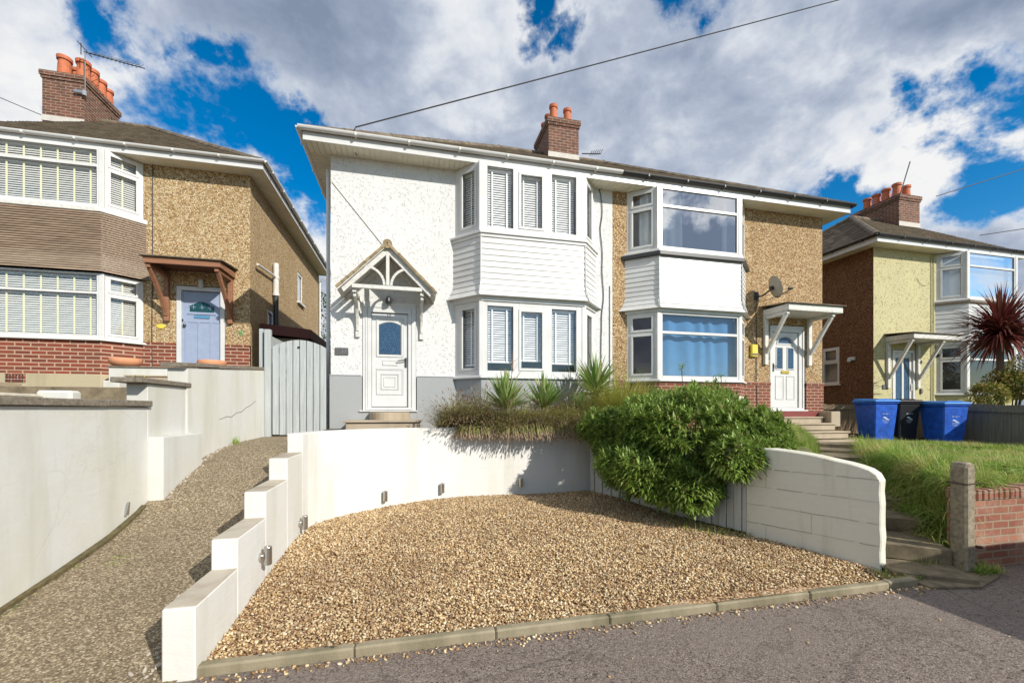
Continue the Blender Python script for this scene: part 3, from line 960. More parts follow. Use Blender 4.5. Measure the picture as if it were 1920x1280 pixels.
def curtains(mat='curtain', spans=((0, 1),), amp=.03, freq=26, zfrac=(0, 1)):
    def fn(fr, F, s0, s1, z0, z1, lights, n_out):
        V = []; Fc = []
        for (f0, f1) in spans:
            a = lerp(s0, s1, f0) + .03; b = lerp(s0, s1, f1) - .03
            n = max(8, int((b - a) / .018)); o = len(V)
            for i in range(n + 1):
                s = lerp(a, b, i / n)
                for j in range(7):
                    z = lerp(z0 - .02, z1 + .12, j / 6)
                    nn = n_out - .17 + amp * math.sin(s * freq * 2 + 1.3 * math.sin(s * 5) + j * .12) * (.7 + .1 * j)
                    V.append(F.p(s + .01 * math.sin(j + s * 9), nn, z))
            for i in range(n):
                for j in range(6):
                    k = o + i * 7 + j
                    Fc.append((k, k + 7, k + 8, k + 1))
        mesh_obj('curtain', V, Fc, M[mat], fr, smooth=True)
    return fn

def bay_ring(xl, xr, Yw, s, p, o):
    L = math.hypot(s, p)
    a = xl - o * L / p; b = xl + s - o * (L - s) / p
    c = xr - s + o * (L - s) / p; d = xr + o * L / p
    return [(a, Yw), (b, Yw - p - o), (c, Yw - p - o), (d, Yw)]

def ring_loft(mb, R0, z0, R1, z1, close=True):
    k = len(R0)
    vs = [(x, y, z0) for x, y in R0] + [(x, y, z1) for x, y in R1]
    fs = [(i, i + 1, k + i + 1, k + i) for i in range(k - 1)]
    if close: fs += [tuple(range(k - 1, -1, -1)), tuple(range(k, 2 * k))]
    mb.add(vs, fs)

def cladding(house, g, z0, z1, mat, n, flare=.12, lip=.014, name='bay_cladding', fl_h=.32):
    """overlapping boards round a bay, flaring out at the foot"""
    mb = MB()
    def off(z):
        t = max(0, 1 - (z - z0) / fl_h)
        return .02 + flare * t * t
    h = (z1 - z0) / n
    for i in range(n):
        za, zb = z0 + i * h, z0 + (i + 1) * h
        ring_loft(mb, bay_ring(*g, off(za) + lip), za, bay_ring(*g, off(zb) + .001), zb + .004)
    return mb.build(name, M[mat], house)

def bay_shell(house, g, z0, z1, o, mat, name, bevel=0.0):
    mb = MB(); R = bay_ring(*g, o)
    vs = R
    mb.prism([vs[0], vs[1], vs[2], vs[3], (vs[3][0], vs[3][1] + .06), (vs[0][0], vs[0][1] + .06)], z0, z1)
    return mb.build(name, M[mat], house, bevel=bevel)

def tile_slope(mb, P0, P1, Q1, Q0, row=.14, tw=.17, lift=.022):
    """rows of lapped tiles on the slope P0-P1 (eave) to Q0-Q1 (top)"""
    P0, P1, Q0, Q1 = map(Vector, (P0, P1, Q0, Q1))
    n = (P1 - P0).cross(Q0 - P0).normalized()
    if n.z < 0: n = -n
    H = ((Q0 + Q1) / 2 - (P0 + P1) / 2).length
    rows = max(1, int(H / row))
    for r in range(rows):
        t0, t1 = r / rows, (r + 1) / rows
        A0, B0 = P0.lerp(Q0, t0), P1.lerp(Q1, t0); A1, B1 = P0.lerp(Q0, t1), P1.lerp(Q1, t1)
        L = (B0 - A0).length
        k = max(1, int(L / tw)); off = .5 if r % 2 else 0
        cuts = [0] + [(i + off) / k for i in range(1, k)] + [1]
        for c0, c1 in zip(cuts, cuts[1:]):
            if c1 - c0 < .2 / k: continue
            e = .012 / max(L, .1) if L > .4 else 0
            a = A0.lerp(B0, c0 + e * .3); b = A0.lerp(B0, c1 - e * .3); c = A1.lerp(B1, c1 - e * .3); d = A1.lerp(B1, c0 + e * .3)
            l0 = lift + random.uniform(-.004, .006); j = random.uniform(-.003, .003)
            up0 = n * l0; up1 = n * (.006 + j)
            mb.add([a, b, c, d, a + up0, b + up0, c + up1, d + up1], [(4, 5, 6, 7), (0, 1, 5, 4), (1, 2, 6, 5), (3, 0, 4, 7)])

def roof_half(house, x0, x1, Yw, Yb, zs, hip, tanp, gut='upvc', e=.38, ridgeY=None, hipw=None, mat='tile', back=True, side_gut=None):
    """half of a hipped pair: x0 = outer corner, x1 = party wall (hip = -1: outer side left, +1: outer side right)"""
    ze = zs + .17
    yf = Yw - e - .03; yb = Yb + e
    xe = x0 + hip * (e + .03)
    yr = ridgeY if ridgeY else (yf + yb) / 2
    zr = ze + (yr - yf) * tanp
    xr = x0 - hip * ((hipw if hipw else (yr - yf)) - e)
    def o(a, b): return (a, b) if hip < 0 else (b, a)
    mb = MB()
    # backing so nothing shows through between the tiles
    bk = MB()
    lo_ = -.01
    bk.poly([(xe, yf, ze + lo_), (x1, yf, ze + lo_), (x1, yr, zr + lo_), (xr, yr, zr + lo_)])
    bk.poly([(xe, yb, ze + lo_), (xe, yf, ze + lo_), (xr, yr, zr + lo_)])
    bk.poly([(x1, yb, ze + lo_), (xe, yb, ze + lo_), (xr, yr, zr + lo_), (x1, yr, zr + lo_)])
    bk.poly([(xe, yf, ze - .03), (x1, yf, ze - .03), (x1, yb, ze - .03), (xe, yb, ze - .03)])
    L0, L1 = o((xe, yf, ze), (x1, yf, ze)); T0, T1 = o((xr, yr, zr), (x1, yr, zr))
    tile_slope(mb, L0, L1, T1, T0)
    if hip < 0: tile_slope(mb, (xe, yb, ze), (xe, yf, ze), (xr, yr, zr), (xr, yr, zr))
    else: tile_slope(mb, (xe, yf, ze), (xe, yb, ze), (xr, yr, zr), (xr, yr, zr))
    k = len(mb.v); mb.add(bk.v, bk.f)
    rf = mb.build('roof', M[mat], house)
    # ridge and hip tiles: half round pieces end to end
    rg = MB()
    def run(a, b):
        a, b = Vector(a), Vector(b); d = (b - a); L = d.length; n = max(1, int(L / .42))
        for i in range(n):
            p, q = a.lerp(b, i / n + .003), a.lerp(b, (i + 1) / n + .01)
            rg.tube([p, q], [.095, .088], 8)
    run((xe + .05 * -hip * 1, yf + .05, ze + .02), (xr, yr, zr + .01)); run((xr, yr, zr + .01), (x1, yr, zr + .01))
    run((xe - hip * .05, yb - .05, ze + .02), (xr, yr, zr + .01))
    rg.build('ridge_tiles', M[mat], rf)
    # soffit of narrow boards, front and outer side
    sf = MB(); xa, xb = sorted((x0 + hip * e, x1))
    n = int((xb - xa) / .1)
    for i in range(n):
        a = xa + (xb - xa) * i / n; b = xa + (xb - xa) * (i + 1) / n
        sf.box(a + .003, b - .003, Yw - e, Yw + .02, zs - .0, zs + .015)
    m = int((Yb - Yw) / .1)
    sx0, sx1 = sorted((x0 + hip * e, x0 - hip * .02))
    for i in range(m):
        a = Yw + .02 + (Yb - Yw) * i / m; b = Yw + .02 + (Yb - Yw) * (i + 1) / m
        sf.box(sx0, sx1, a + .003, b - .003, zs, zs + .015)
    sf.box(xa, xb, Yw - e, Yw + .02, zs + .017, zs + .03)
    sf.box(sx0, sx1, Yw + .02, Yb, zs + .017, zs + .03)
    sf.build('soffit', M['soffit'], house)
    fa = MB()
    fa.box(xa, xb, Yw - e - .02, Yw - e - .001, zs - .012, zs + .17)
    fx = x0 + hip * (e + .001)
    f0, f1 = sorted((fx, fx + hip * .02))
    fa.box(f0, f1, Yw - e - .02, Yb + e, zs - .012, zs + .17)
    fa.build('fascia', M['upvc'], house, bevel=.003)
    g = MB()
    def half_pipe(p, q, r=.058):
        p, q = Vector(p), Vector(q); d = (q - p).normalized(); s = d.cross(Vector((0, 0, 1))).normalized()
        K = 8; vs = []
        for P in (p, q):
            for rr in (r, r - .006):
                for k in range(K + 1):
                    a = math.pi + math.pi * k / K
                    vs.append(P + s * math.cos(a) * rr + Vector((0, 0, math.sin(a) * rr)))
        Z = K + 1; fs = []
        for k in range(K):
            fs.append((k, k + 1, 2 * Z + k + 1, 2 * Z + k)); fs.append((Z + k + 1, Z + k, 3 * Z + k, 3 * Z + k + 1))
        for e0 in (0, K): fs.append((e0, Z + e0, 3 * Z + e0, 2 * Z + e0))
        for base in (0, 2 * Z):
            for k in range(K): fs.append((base + k, base + k + 1, base + Z + k + 1, base + Z + k))
            fs.append(tuple([base + k for k in range(K + 1)]))
        g.add(vs, fs)
    gy = Yw - e - .082; gz = zs + .185
    gx = x0 + hip * (e + .082)
    half_pipe((gx, gy, gz), (x1, gy, gz)); half_pipe((gx, gy, gz), (gx, Yb + e, gz))
    go = g.build('gutter', M[gut], house)
    xx = x1 + hip * .6
    while (xx - gx) * hip < -.2:
        br = MB(); br.box(xx - .02, xx + .02, gy - .064, gy + .062, gz - .064, gz - .004); br.build('gutter_bracket', M[gut], go, bevel=.006); xx += hip * .95
    yy = Yw
    while yy < Yb:
        br = MB(); br.box(gx - .064, gx + .064, yy - .02, yy + .02, gz - .064, gz - .004); br.build('gutter_bracket', M[gut], go, bevel=.006); yy += .95
    if side_gut: go['label'] = side_gut
    return dict(zr=zr, yr=yr, xr=xr, ze=ze, yf=yf)

def chimney(house, x0, x1, y0, y1, zb, zt, pots, mat='brick_old'):
    mb = MB()
    mb.box(x0, x1, y0, y1, zb - .8, zt - .24)
    mb.box(x0 - .03, x1 + .03, y0 - .03, y1 + .03, zt - .24, zt - .165)
    mb.box(x0 - .055, x1 + .055, y0 - .055, y1 + .055, zt - .165, zt - .02)
    st = mb.build('chimney', M[mat], house, bevel=.008)
    cp = MB(); cp.hexa([(x0 - .05, y0 - .05, zt - .02), (x1 + .05, y0 - .05, zt - .02), (x1 + .05, y1 + .05, zt - .02), (x0 - .05, y1 + .05, zt - .02),
                        (x0 + .12, y0 + .12, zt + .06), (x1 - .12, y0 + .12, zt + .06), (x1 - .12, y1 - .12, zt + .06), (x0 + .12, y1 - .12, zt + .06)])
    cp.build('mortar_flaunching', M['concrete'], st)
    fl = MB(); fl.box(x0 - .012, x1 + .012, y0 - .014, y0 - .002, zb - .12, zb + .05)
    fl.build('flashing', plain('pale_mortar_fillet', (.55, .52, .47), .9), st)
    for (px, py, h, r) in pots:
        m = MB()
        m.lathe((px, py, zt + .0), [(r * 1.05, 0), (r, .08), (r * .93, h * .55), (r * .86, h * .8), (r * .86, h * .82), (r * 1.08, h * .83), (r * 1.1, h * .9),
                                    (r * 1.1, h), (r * .85, h), (r * .8, h - .12)], 18)
        m.build('chimney_pot', M['terracotta'], st, smooth=False)
    return st

def room(house, x0, x1, y0, y1, z0, z1):
    mb = MB()
    a, b, c, d = (x0, y0), (x1, y0), (x1, y1), (x0, y1)
    for P, Q in ((b, c), (c, d), (d, a)):
        mb.poly([(*P, z0), (*P, z1), (*Q, z1), (*Q, z0)])
    mb.poly([(*a, z0), (*b, z0), (*c, z0), (*d, z0)]); mb.poly([(*a, z1), (*d, z1), (*c, z1), (*b, z1)])
    mb.build('room', M['room'], house)

def letters(txt, size, F, s, n, z, mat, parent, depth=.006, name='number', align='CENTER'):
    cu = bpy.data.curves.new(name + '_text', 'FONT'); cu.body = txt; cu.size = size; cu.extrude = depth / 2; cu.align_x = align; cu.align_y = 'CENTER'
    tmp = bpy.data.objects.new('tmp_text', cu); col.objects.link(tmp)
    dg = bpy.context.evaluated_depsgraph_get()
    me = bpy.data.meshes.new_from_object(tmp.evaluated_get(dg))
    bpy.data.objects.remove(tmp); bpy.data.curves.remove(cu)
    vs = []
    for v in me.vertices:
        x, y, zz = v.co
        vs.append(F.p(s + x, n + zz, z + y))
    fs = [tuple(p.vertices) for p in me.polygons]
    bpy.data.meshes.remove(me)
    return mesh_obj(name, vs, fs, M[mat], parent)

def downpipe(house, pts, r, mat, name='downpipe'):
    mb = MB(); mb.tube(pts, r, 10); return mb.build(name, M[mat], house)

def wire(mb, p, q, sag, r=.012, n=24):
    pts = []
    for i in range(n + 1):
        t = i / n; P = Vector(p).lerp(Vector(q), t); P.z -= sag * 4 * t * (1 - t); pts.append(P)
    mb.tube(pts, r, 6)

# ================================================================== MAIN HOUSE (white, middle)
YW = 8.68; DEPTH = 7.9
PARTY = 4.35
X0 = -1.507
ZS = 4.87
H = empty('white_house', (1.4, YW, -.36), 'white roughcast half of the middle pair, with grey plinth and gabled timber porch', 'house')
FW = Frame((0, YW), (1, 0), (0, -1))
g_main = (.86, 3.92, YW, .46, .50)
BR = .05
holes_main = [(-.93, .085, -.0, 2.115), (.95, 3.83, .67, 2.14), (.95, 3.83, 3.46, 4.80)]
mb = MB(); wall_face(mb, FW, X0, PARTY, .655, ZS + .02, [(a, b, max(c, .655), d) for a, b, c, d in holes_main], .12)
F_left = Frame((X0, YW + DEPTH), (0, -1), (-1, 0))
wall_face(mb, F_left, 0, DEPTH, -1.2, ZS + .02, [], .1)
mb.poly([(PARTY, YW + DEPTH, -1.2), (X0, YW + DEPTH, -1.2), (X0, YW + DEPTH, ZS), (PARTY, YW + DEPTH, ZS)])
mb.build('wall', M['roughcast'], H)
mb = MB()
plate(mb, FW, X0 - .02, PARTY - .0, -1.2, .655, -.05, .022, [(-.94, .095, -.02, .655)])
ring = bay_ring(*g_main, .005)
pr = MB(); pr.prism([ring[0], ring[1], ring[2], ring[3]], -.7, .64)
mb.add(pr.v, pr.f)
mb.pbox(FW, X0 - .025, -.955, -.02, .03, .655, .675); mb.pbox(FW, .11, .86, -.02, .03, .655, .675)
mb.box(X0 - .02, X0 + .02, YW - .02, YW + DEPTH, -1.2, .655)
mb.build('plinth', M['plinth'], H, bevel=.005)
room(H, -1.3, 4.2, YW + .12, YW + 3.6, .4, 2.5); room(H, -1.3, 4.2, YW + .12, YW + 3.6, 2.9, 4.86)

def bay_windows(house, g, z0, z1, kind, glass, inner, inner_side=None, label=None, oy=0):
    xl, xr, Yw_, s, p = g
    R = bay_ring(*g, 0)
    Fs = [seg_frame(R[0], R[1]), seg_frame(R[1], R[2]), seg_frame(R[2], R[3])]
    inner_side = inner_side or inner
    # side faces
    for k in (0, 2):
        F, L = Fs[k]
        if kind == 'casement':
            lights = [(.16, L - .13, z0 + .12, z1 - .10, True)]
        else:
            zt = z1 - .42 * (z1 - z0) * .72
            lights = [(.10, L - .12, z0 + .09, zt - .035, True), (.10, L - .12, zt + .035, z1 - .07, True)]
        if k == 2:
            lights = [(L - b, L - a, c, d, e) for a, b, c, d, e in lights]
        window(house, F, 0.001, L - .001, z0, z1, lights, glass if isinstance(glass, str) else glass[0], inner_side)
    F, L = Fs[1]
    if kind == 'casement':
        w = L - .22; a0 = .12
        f = [(0, .245, False), (.305, .60, True), (.69, .985, False)]
        f = [(0.0, .27, False), (.335, .60, True), (.69, .965, False)]
        lights = [(a0 + w * a, a0 + w * b, z0 + (.12 if sh else .10), z1 - (.14 if sh else .09), sh) for a, b, sh in f]
    else:
        zt = z1 - .42 * (z1 - z0) * .72
        if kind == 'transom':
            lights = [(.09, L - .09, z0 + .075, zt - .03, False), (.09, L - .09, zt + .03, z1 - .05, False)]
    window(house, F, 0.001, L - .001, z0, z1, lights, glass if isinstance(glass, str) else glass[1], inner, label=label)
    # corner posts and ceiling strip
    for (x, y) in (R[1], R[2]):
        mb = MB(); mb.prism([(x - .05, y - .012), (x + .05, y - .012), (x + .05, y + .09), (x - .05, y + .09)], z0, z1)
        mb.build('bay_post', M['upvc'], house, bevel=.01)

def bay_sill(house, g, z, mat='upvc', o=.055, h=.045):
    mb = MB(); R = bay_ring(*g, o); R2 = bay_ring(*g, o - .02)
    mb.prism([R[0], R[1], R[2], R[3]], z - h, z - .012); ring_loft(mb, R, z - .012, R2, z + .004)
    return mb.build('window_sill', M[mat], house)

bay_windows(H, g_main, .67, 2.13, 'casement', 'glass', blinds(drop=.86, tilt=48), blinds(drop=.92, tapes=1, tilt=48))
bay_windows(H, g_main, 3.49, 4.86, 'casement', 'glass', blinds(tilt=58), blinds(tapes=1, tilt=58))
bay_sill(H, g_main, .665); bay_sill(H, g_main, 3.485, o=.075, h=.05)
bay_shell(H, g_main, 2.13, 2.22, .03, 'upvc', 'bay_head')
bay_shell(H, g_main, 3.37, 3.435, .045, 'upvc', 'bay_trim', .004)
cladding(H, g_main, 2.215, 3.372, 'upvc', 10, flare=.10)
for z0_, z1_, o0, o1 in ((2.5, 3.37, .045, .035), (2.215, 2.5, .14, .045)):
    R0, R1 = bay_ring(*g_main, o0), bay_ring(*g_main, o1)
    for k in (1, 2):
        mb = MB(); mb.tube([(R0[k][0], R0[k][1], z0_), (R1[k][0], R1[k][1], z1_)], .012, 6); mb.build('corner_trim', M['upvc'], H)
rf = roof_half(H, X0, PARTY, YW, YW + DEPTH, ZS, -1, .66, 'upvc', ridgeY=12.75)
chimney(H, 4.0, 4.97, 12.15, 13.5, 7.72, 8.82, [(4.24, 12.4, .52, .12), (4.70, 12.42, .48, .12), (4.2, 12.78, .46, .11), (4.66, 12.85, .44, .11), (4.2, 13.15, .44, .11), (4.6, 13.25, .42, .11)])
downpipe(H, [(X0 - .09, YW + .25, 4.7), (X0 - .09, YW + .25, -.5)], .035, 'upvc')

def door_main(house):
    z0 = -.0; s0, s1 = -.925, .08
    lf0, lf1 = s0 + .16, s1 - .15
    mb = MB()
    mb.pbox(FW, lf0, lf1, -.06, -.022, z0 + .06, 1.90)
    # raised mouldings
    rim(mb, FW, lf0 + .09, lf1 - .10, 1.04, 1.80, .03, -.03, -.008)
    rim(mb, FW, lf0 + .09, lf1 - .10, .30, .80, .018, -.03, -.010)
    rim(mb, FW, lf0 + .18, lf1 - .19, .40, .70, .014, -.03, -.010)
    rim(mb, FW, lf0 + .23, lf1 - .24, .45, .65, .012, -.03, -.010)
    dr = mb.build('door', M['upvc'], house, bevel=.004)
    fm = MB()
    plate(fm, FW, s0, s1, z0 - .01, 2.11, -.08, .02, [(lf0 - .0, lf1 + .0, z0 + .05, 1.905)])
    rim(fm, FW, s0 + .05, s1 - .05, -.0, 2.03, .035, .018, .032)
    fm.pbox(FW, s0 - .06, s1 + .03, -.02, .06, -.035, -.012)
    fm.build('door_frame', M['upvc'], dr, bevel=.004)
    gm = MB()
    a, b, c, d = lf0 + .15, lf1 - .15, 1.10, 1.66
    arc = [(b, c), (b, d)] + [(lerp(b, a, t / 8), d + .06 * math.sin(math.pi * t / 8)) for t in range(1, 8)] + [(a, d), (a, c)]
    gm.fprism(FW, [(s, z) for s, z in arc][::-1], -.03, -.016)
    gm.build('door_window', M['obscure'], dr)
    sm = MB(); arc2 = [(s + (.012 if s > (a + b) / 2 else -.012), z + (.012 if z > 1.3 else -.012)) for s, z in arc]
    sm.fprism(FW, arc2[::-1], -.035, -.0185); sm.build('seal', M['slate'], dr)
    lb = MB(); rim(lb, FW, -.56, -.27, .875, .975, .012, -.03, -.008); lb.pbox(FW, -.548, -.282, -.03, -.014, .887, .963); lb.build('letterbox', M['upvc'], dr, bevel=.003)
    hm = MB(); hm.pbox(FW, lf1 - .065, lf1 - .03, -.03, -.008, .84, 1.03); hm.tube([FW.p(lf1 - .048, .0, .985), FW.p(lf1 - .048, .035, .985), FW.p(lf1 - .2, .04, .965)], .011, 8)
    hm.build('handle', M['dark'], dr)
    gv = MB(); rim(gv, FW, lf0 + .002, lf1 - .002, .06, 1.895, .007, -.03, -.019)
    for a, b, c, d, w in ((lf0 + .084, lf1 - .094, 1.034, 1.806, .006), (lf0 + .084, lf1 - .094, .294, .806, .006), (lf0 + .174, lf1 - .184, .394, .706, .006)): rim(gv, FW, a, b, c, d, w, -.03, -.0205)
    rim(gv, FW, s0 + .085, s1 - .085, .03, 2.0, .006, .01, .0215); gv.build('gasket_lines', M['groove'], dr)
    letters('17', .085, FW, (lf0 + lf1) / 2 - .02, -.016, 1.85, 'slate', dr)
door_main(H)

def gable_porch(house):
    cx, e, zt = -.43, .61, 2.235
    half = 0.80; apex = 2.98; eav = 2.30 - .12
    # front truss
    mb = MB(); yf = YW - e
    def P(s, z, n=e): return FW.p(s, n, z)
    L, R, A = (cx - half - .0, eav), (cx + half, eav), (cx, apex)
    for side in (L, R):
        for n in (e, .05):
            mb.bar(FW.p(side[0], n, side[1]), FW.p(A[0], n, A[1]), .05, .095, up=(0, -1, 0)) if False else mb.fprism(FW,
              ([(side[0], side[1]), (side[0] + (.10 if side is L else -.10) * .4, side[1] - .07), (A[0], A[1] - .125), (A[0], A[1])] if side is L else
               [(A[0], A[1]), (A[0], A[1] - .125), (side[0] - .04, side[1] - .07), (side[0], side[1])]), n - .05, n)
    mb.pbox(FW, cx - .62, cx + .62, e - .06, e - .005, zt - .035, zt + .035)
    mb.pbox(FW, cx - .03, cx + .03, e - .055, e + .004, zt + .035, apex - .1)
    # curved struts
    for sg in (-1, 1):
        pts = []
        for t in range(9):
            a = math.radians(90 * t / 8)
            pts.append((cx + sg * (.36 - .31 * math.sin(a) * 1.0), zt + .04 + .34 * math.cos(a)))
        pts = [(cx + sg * (.06 + .34 * (1 - math.cos(math.radians(90 * t / 8)))), zt + .04 + .33 * math.sin(math.radians(90 * t / 8))) for t in range(9)]
        for p, q in zip(pts, pts[1:]):
            mb.bar(FW.p(p[0], e - .03, p[1]), FW.p(q[0], e - .03, q[1]), .04, .055, up=(0, -1, 0)) if False else mb.bar(FW.p(p[0], e - .03, p[1]), FW.p(q[0], e - .03, q[1]), .05, .045, up=(0, 0, 1) if abs(q[1] - p[1]) < abs(q[0] - p[0]) else (1, 0, 0))
    can = mb.build('porch_canopy', M['paintwood'], house, bevel=.005)
    # brackets
    for s in (cx - .585, cx + .62):
        m = MB()
        m.pbox(FW, s - .04, s + .04, .0, .05, 1.40, zt - .035)
        m.pbox(FW, s - .035, s + .035, .05, e - .06, zt - .10, zt - .036)
        for t in range(8):
            a0, a1 = t / 8, (t + 1) / 8
            f = lambda a: (.04 + (e - .14) * (1 - math.cos(a * math.pi / 2)) , 1.52 + (zt - .14 - 1.52) * math.sin(a * math.pi / 2))
            p, q = f(a0), f(a1)
            m.bar(FW.p(s, p[0], p[1]), FW.p(s, q[0], q[1]), .05, .055, up=(0, -1, 0))
        m.build('bracket', M['paintwood'], can, bevel=.004)
    # boards under the tiles, tiles
    t = MB(); u = MB()
    for sg in (-1, 1):
        s_e, z_e = cx + sg * (half + .06), eav - .05
        a, b = FW.p(s_e, e + .05, z_e + .045), FW.p(s_e, 0, z_e + .045); c, d = FW.p(cx, 0, apex + .045), FW.p(cx, e + .05, apex + .045)
        if sg < 0: tile_slope(t, b, a, d, c, row=.11, tw=.165, lift=.03)
        else: tile_slope(t, a, b, c, d, row=.11, tw=.165, lift=.03)
        k = [(s_e, z_e), (s_e, z_e + .03), (cx, apex + .035), (cx, apex + .005)]
        u.fprism(FW, k if sg > 0 else k[::-1], .0, e + .045)
        m = 7
    t.tube([FW.p(cx, e + .062, apex + .035), FW.p(cx, -.0, apex + .035)], .085, 12)
    for sg in (-1, 1):
        for q in range(9):
            f0, f1 = q / 9, (q + 1) / 9; zj = random.uniform(-.006, .006)
            p0 = FW.p(lerp(cx, cx + sg * (half + .075), f0), e + .035, lerp(apex + .055, eav + .0, f0) + zj); p1 = FW.p(lerp(cx, cx + sg * (half + .075), f1), e + .035, lerp(apex + .055, eav + .0, f1) + zj - .008)
            t.bar(p0, p1, .06, .042, up=(0, -1, 0)) if False else t.bar(p0, p1, .07, .045)
    t.build('porch_tiles', M['tile_porch'], can); u.build('porch_boarding', M['paintwood'], can)
    gl = MB(); 
    gl.lathe(FW.p(cx - .01, .12, 2.12), [(.05, -.06), (.06, -.02), (.045, .05), (.02, .08)], 12)
    gl.pbox(FW, cx - .05, cx + .03, .0, .06, 2.13, 2.2); gl.tube([FW.p(cx - .01, .04, 2.18), FW.p(cx - .01, .12, 2.2)], .012, 6)
    lm = gl.build('porch_lamp', M['black'], house)
    g2 = MB(); g2.lathe(FW.p(cx - .01, .125, 2.105), [(.03, -.04), (.045, 0), (.03, .03)], 10); g2.build('lamp_glass', plain('clear_lamp_glass', (.6, .6, .55), .1), lm)
gable_porch(H)
mb = MB(); mb.pbox(FW, -1.43, -1.19, 0, .02, 1.05, 1.19); pq = mb.build('number_plaque', M['slate'], H, bevel=.004)
letters('17', .10, FW, -1.265, .021, 1.12, 'silver_trim', pq)
# steps: low half-round one at the door, wide stone one below
mb = MB(); cx = -.42
mb.prism([(cx + .38 * math.cos(a), YW - .03 - .40 * math.sin(a)) for a in [math.pi * i / 14 for i in range(14, -1, -1)]][::-1], -.3, -.045)
mb.build('door_step', M['stepstone'], H, bevel=.012)
mb = MB()
mb.box(-1.13, .15, YW - .78, YW - .03, -.4, -.225); mb.box(-1.16, .18, YW - .82, YW - .03, -.225, -.19)
mb.build('wide_step', M['stepstone'], H, bevel=.006)
mb = MB()   # cable runs down the wall beside the bay, and a thin one slanting to the porch
pts = [(4.02, YW - .02, 4.86), (4.10, YW - .02, 4.55), (4.06, YW - .02, 4.0), (4.10, YW - .02, 3.2), (4.12, YW - .02, 2.4), (4.06, YW - .02, 1.6), (4.10, YW - .02, .6)]
sm = []
for i in range(len(pts) - 1):
    for t in range(6): sm.append(tuple(lerp(pts[i][k], pts[i + 1][k], t / 6) + (.012 * math.sin((i * 6 + t) * .9) if k == 0 else 0) for k in range(3)))
mb.tube(sm, .009, 6); mb.tube([(4.28, YW - .015, 2.75), (4.28, YW - .015, .4)], .007, 6)
mb.build('wall_cable', M['cable'], H)
mb = MB(); mb.tube([(-1.48, YW - .012, 4.35), (-.43, YW - .012, 3.08)], .007, 5)
mb.build('wall_cable', plain('painted_cable', (.6, .58, .52), .7), H)

# ================================================================== PEBBLEDASH HALF (right of the pair)
X1 = 10.16
B = empty('pebbledash_house', (7.2, YW, -.4), 'golden pebbledash half of the middle pair, with red brick base and black gutter', 'house')
g_b = (4.70, 7.82, YW, .52, .46)
hb = [(8.57, 9.63, -.02, 2.1), (4.78, 7.74, .67, 2.14), (4.78, 7.74, 3.46, 4.8)]
mb = MB(); wall_face(mb, FW, PARTY, X1, .655, ZS + .02, [(a, b, max(c, .655), d) for a, b, c, d in hb], .12)
F_r = Frame((X1, YW), (0, 1), (1, 0)); wall_face(mb, F_r, 0, DEPTH, .655, ZS + .02, [])
mb.poly([(X1, YW + DEPTH, -1.2), (PARTY, YW + DEPTH, -1.2), (PARTY, YW + DEPTH, ZS), (X1, YW + DEPTH, ZS)])
mb.build('wall', M['dash'], B)
mb = MB()
plate(mb, FW, PARTY + .001, X1 + .02, -1.3, .655, -.05, .022, [(8.56, 9.64, -.02, .655)])
ring = bay_ring(*g_b, .005); pr = MB(); pr.prism(ring, -1.0, .64); mb.add(pr.v, pr.f)
mb.box(X1 - .02, X1 + .02, YW, YW + DEPTH, -1.3, .655)
mb.pbox(FW, PARTY + .001, 4.70, -.02, .034, .6, .68); mb.pbox(FW, 7.82, 8.56, -.02, .034, .6, .68); mb.pbox(FW, 9.64, X1 + .03, -.02, .034, .6, .68)
mb.build('brick_base', M['brick'], B)
room(B, 4.5, 10.0, YW + .12, YW + 3.6, .4, 2.5); room(B, 4.5, 10.0, YW + .12, YW + 3.6, 2.9, 4.86)
bay_windows(B, g_b, .67, 2.13, 'transom', 'glass', curtains('curtain_sky_tint', ((0, 1),), .02, 9), curtains('room', ((.8, 1),)))
bay_windows(B, g_b, 3.49, 4.86, 'transom', ('glass', 'glass_strong'), curtains('curtain', ((0, .34), (.82, 1)), .035, 16), curtains('curtain', ((.3, .8),), .03, 22))
bay_sill(B, g_b, .665); bay_sill(B, g_b, 3.485, o=.06)
bay_shell(B, g_b, 2.13, 2.2, .03, 'upvc', 'bay_head'); 
bay_shell(B, g_b, 3.34, 3.428, .10, 'dark', 'bay_flashing', .01)
cladding(B, g_b, 2.195, 3.362, 'upvc', 11, flare=.10)
for z0_, z1_, o0, o1 in ((2.48, 3.37, .045, .035), (2.195, 2.48, .14, .045)):
    R0, R1 = bay_ring(*g_b, o0), bay_ring(*g_b, o1)
    for k in (1, 2):
        mb = MB(); mb.tube([(R0[k][0], R0[k][1], z0_), (R1[k][0], R1[k][1], z1_)], .014, 6); mb.build('corner_trim', M['upvc'], B)
roof_half(B, X1, PARTY, YW, YW + DEPTH, ZS, 1, .66, 'black', ridgeY=12.75)
downpipe(B, [(X1 + .09, YW + .25, 4.7), (X1 + .09, YW + .25, -.5)], .035, 'black')

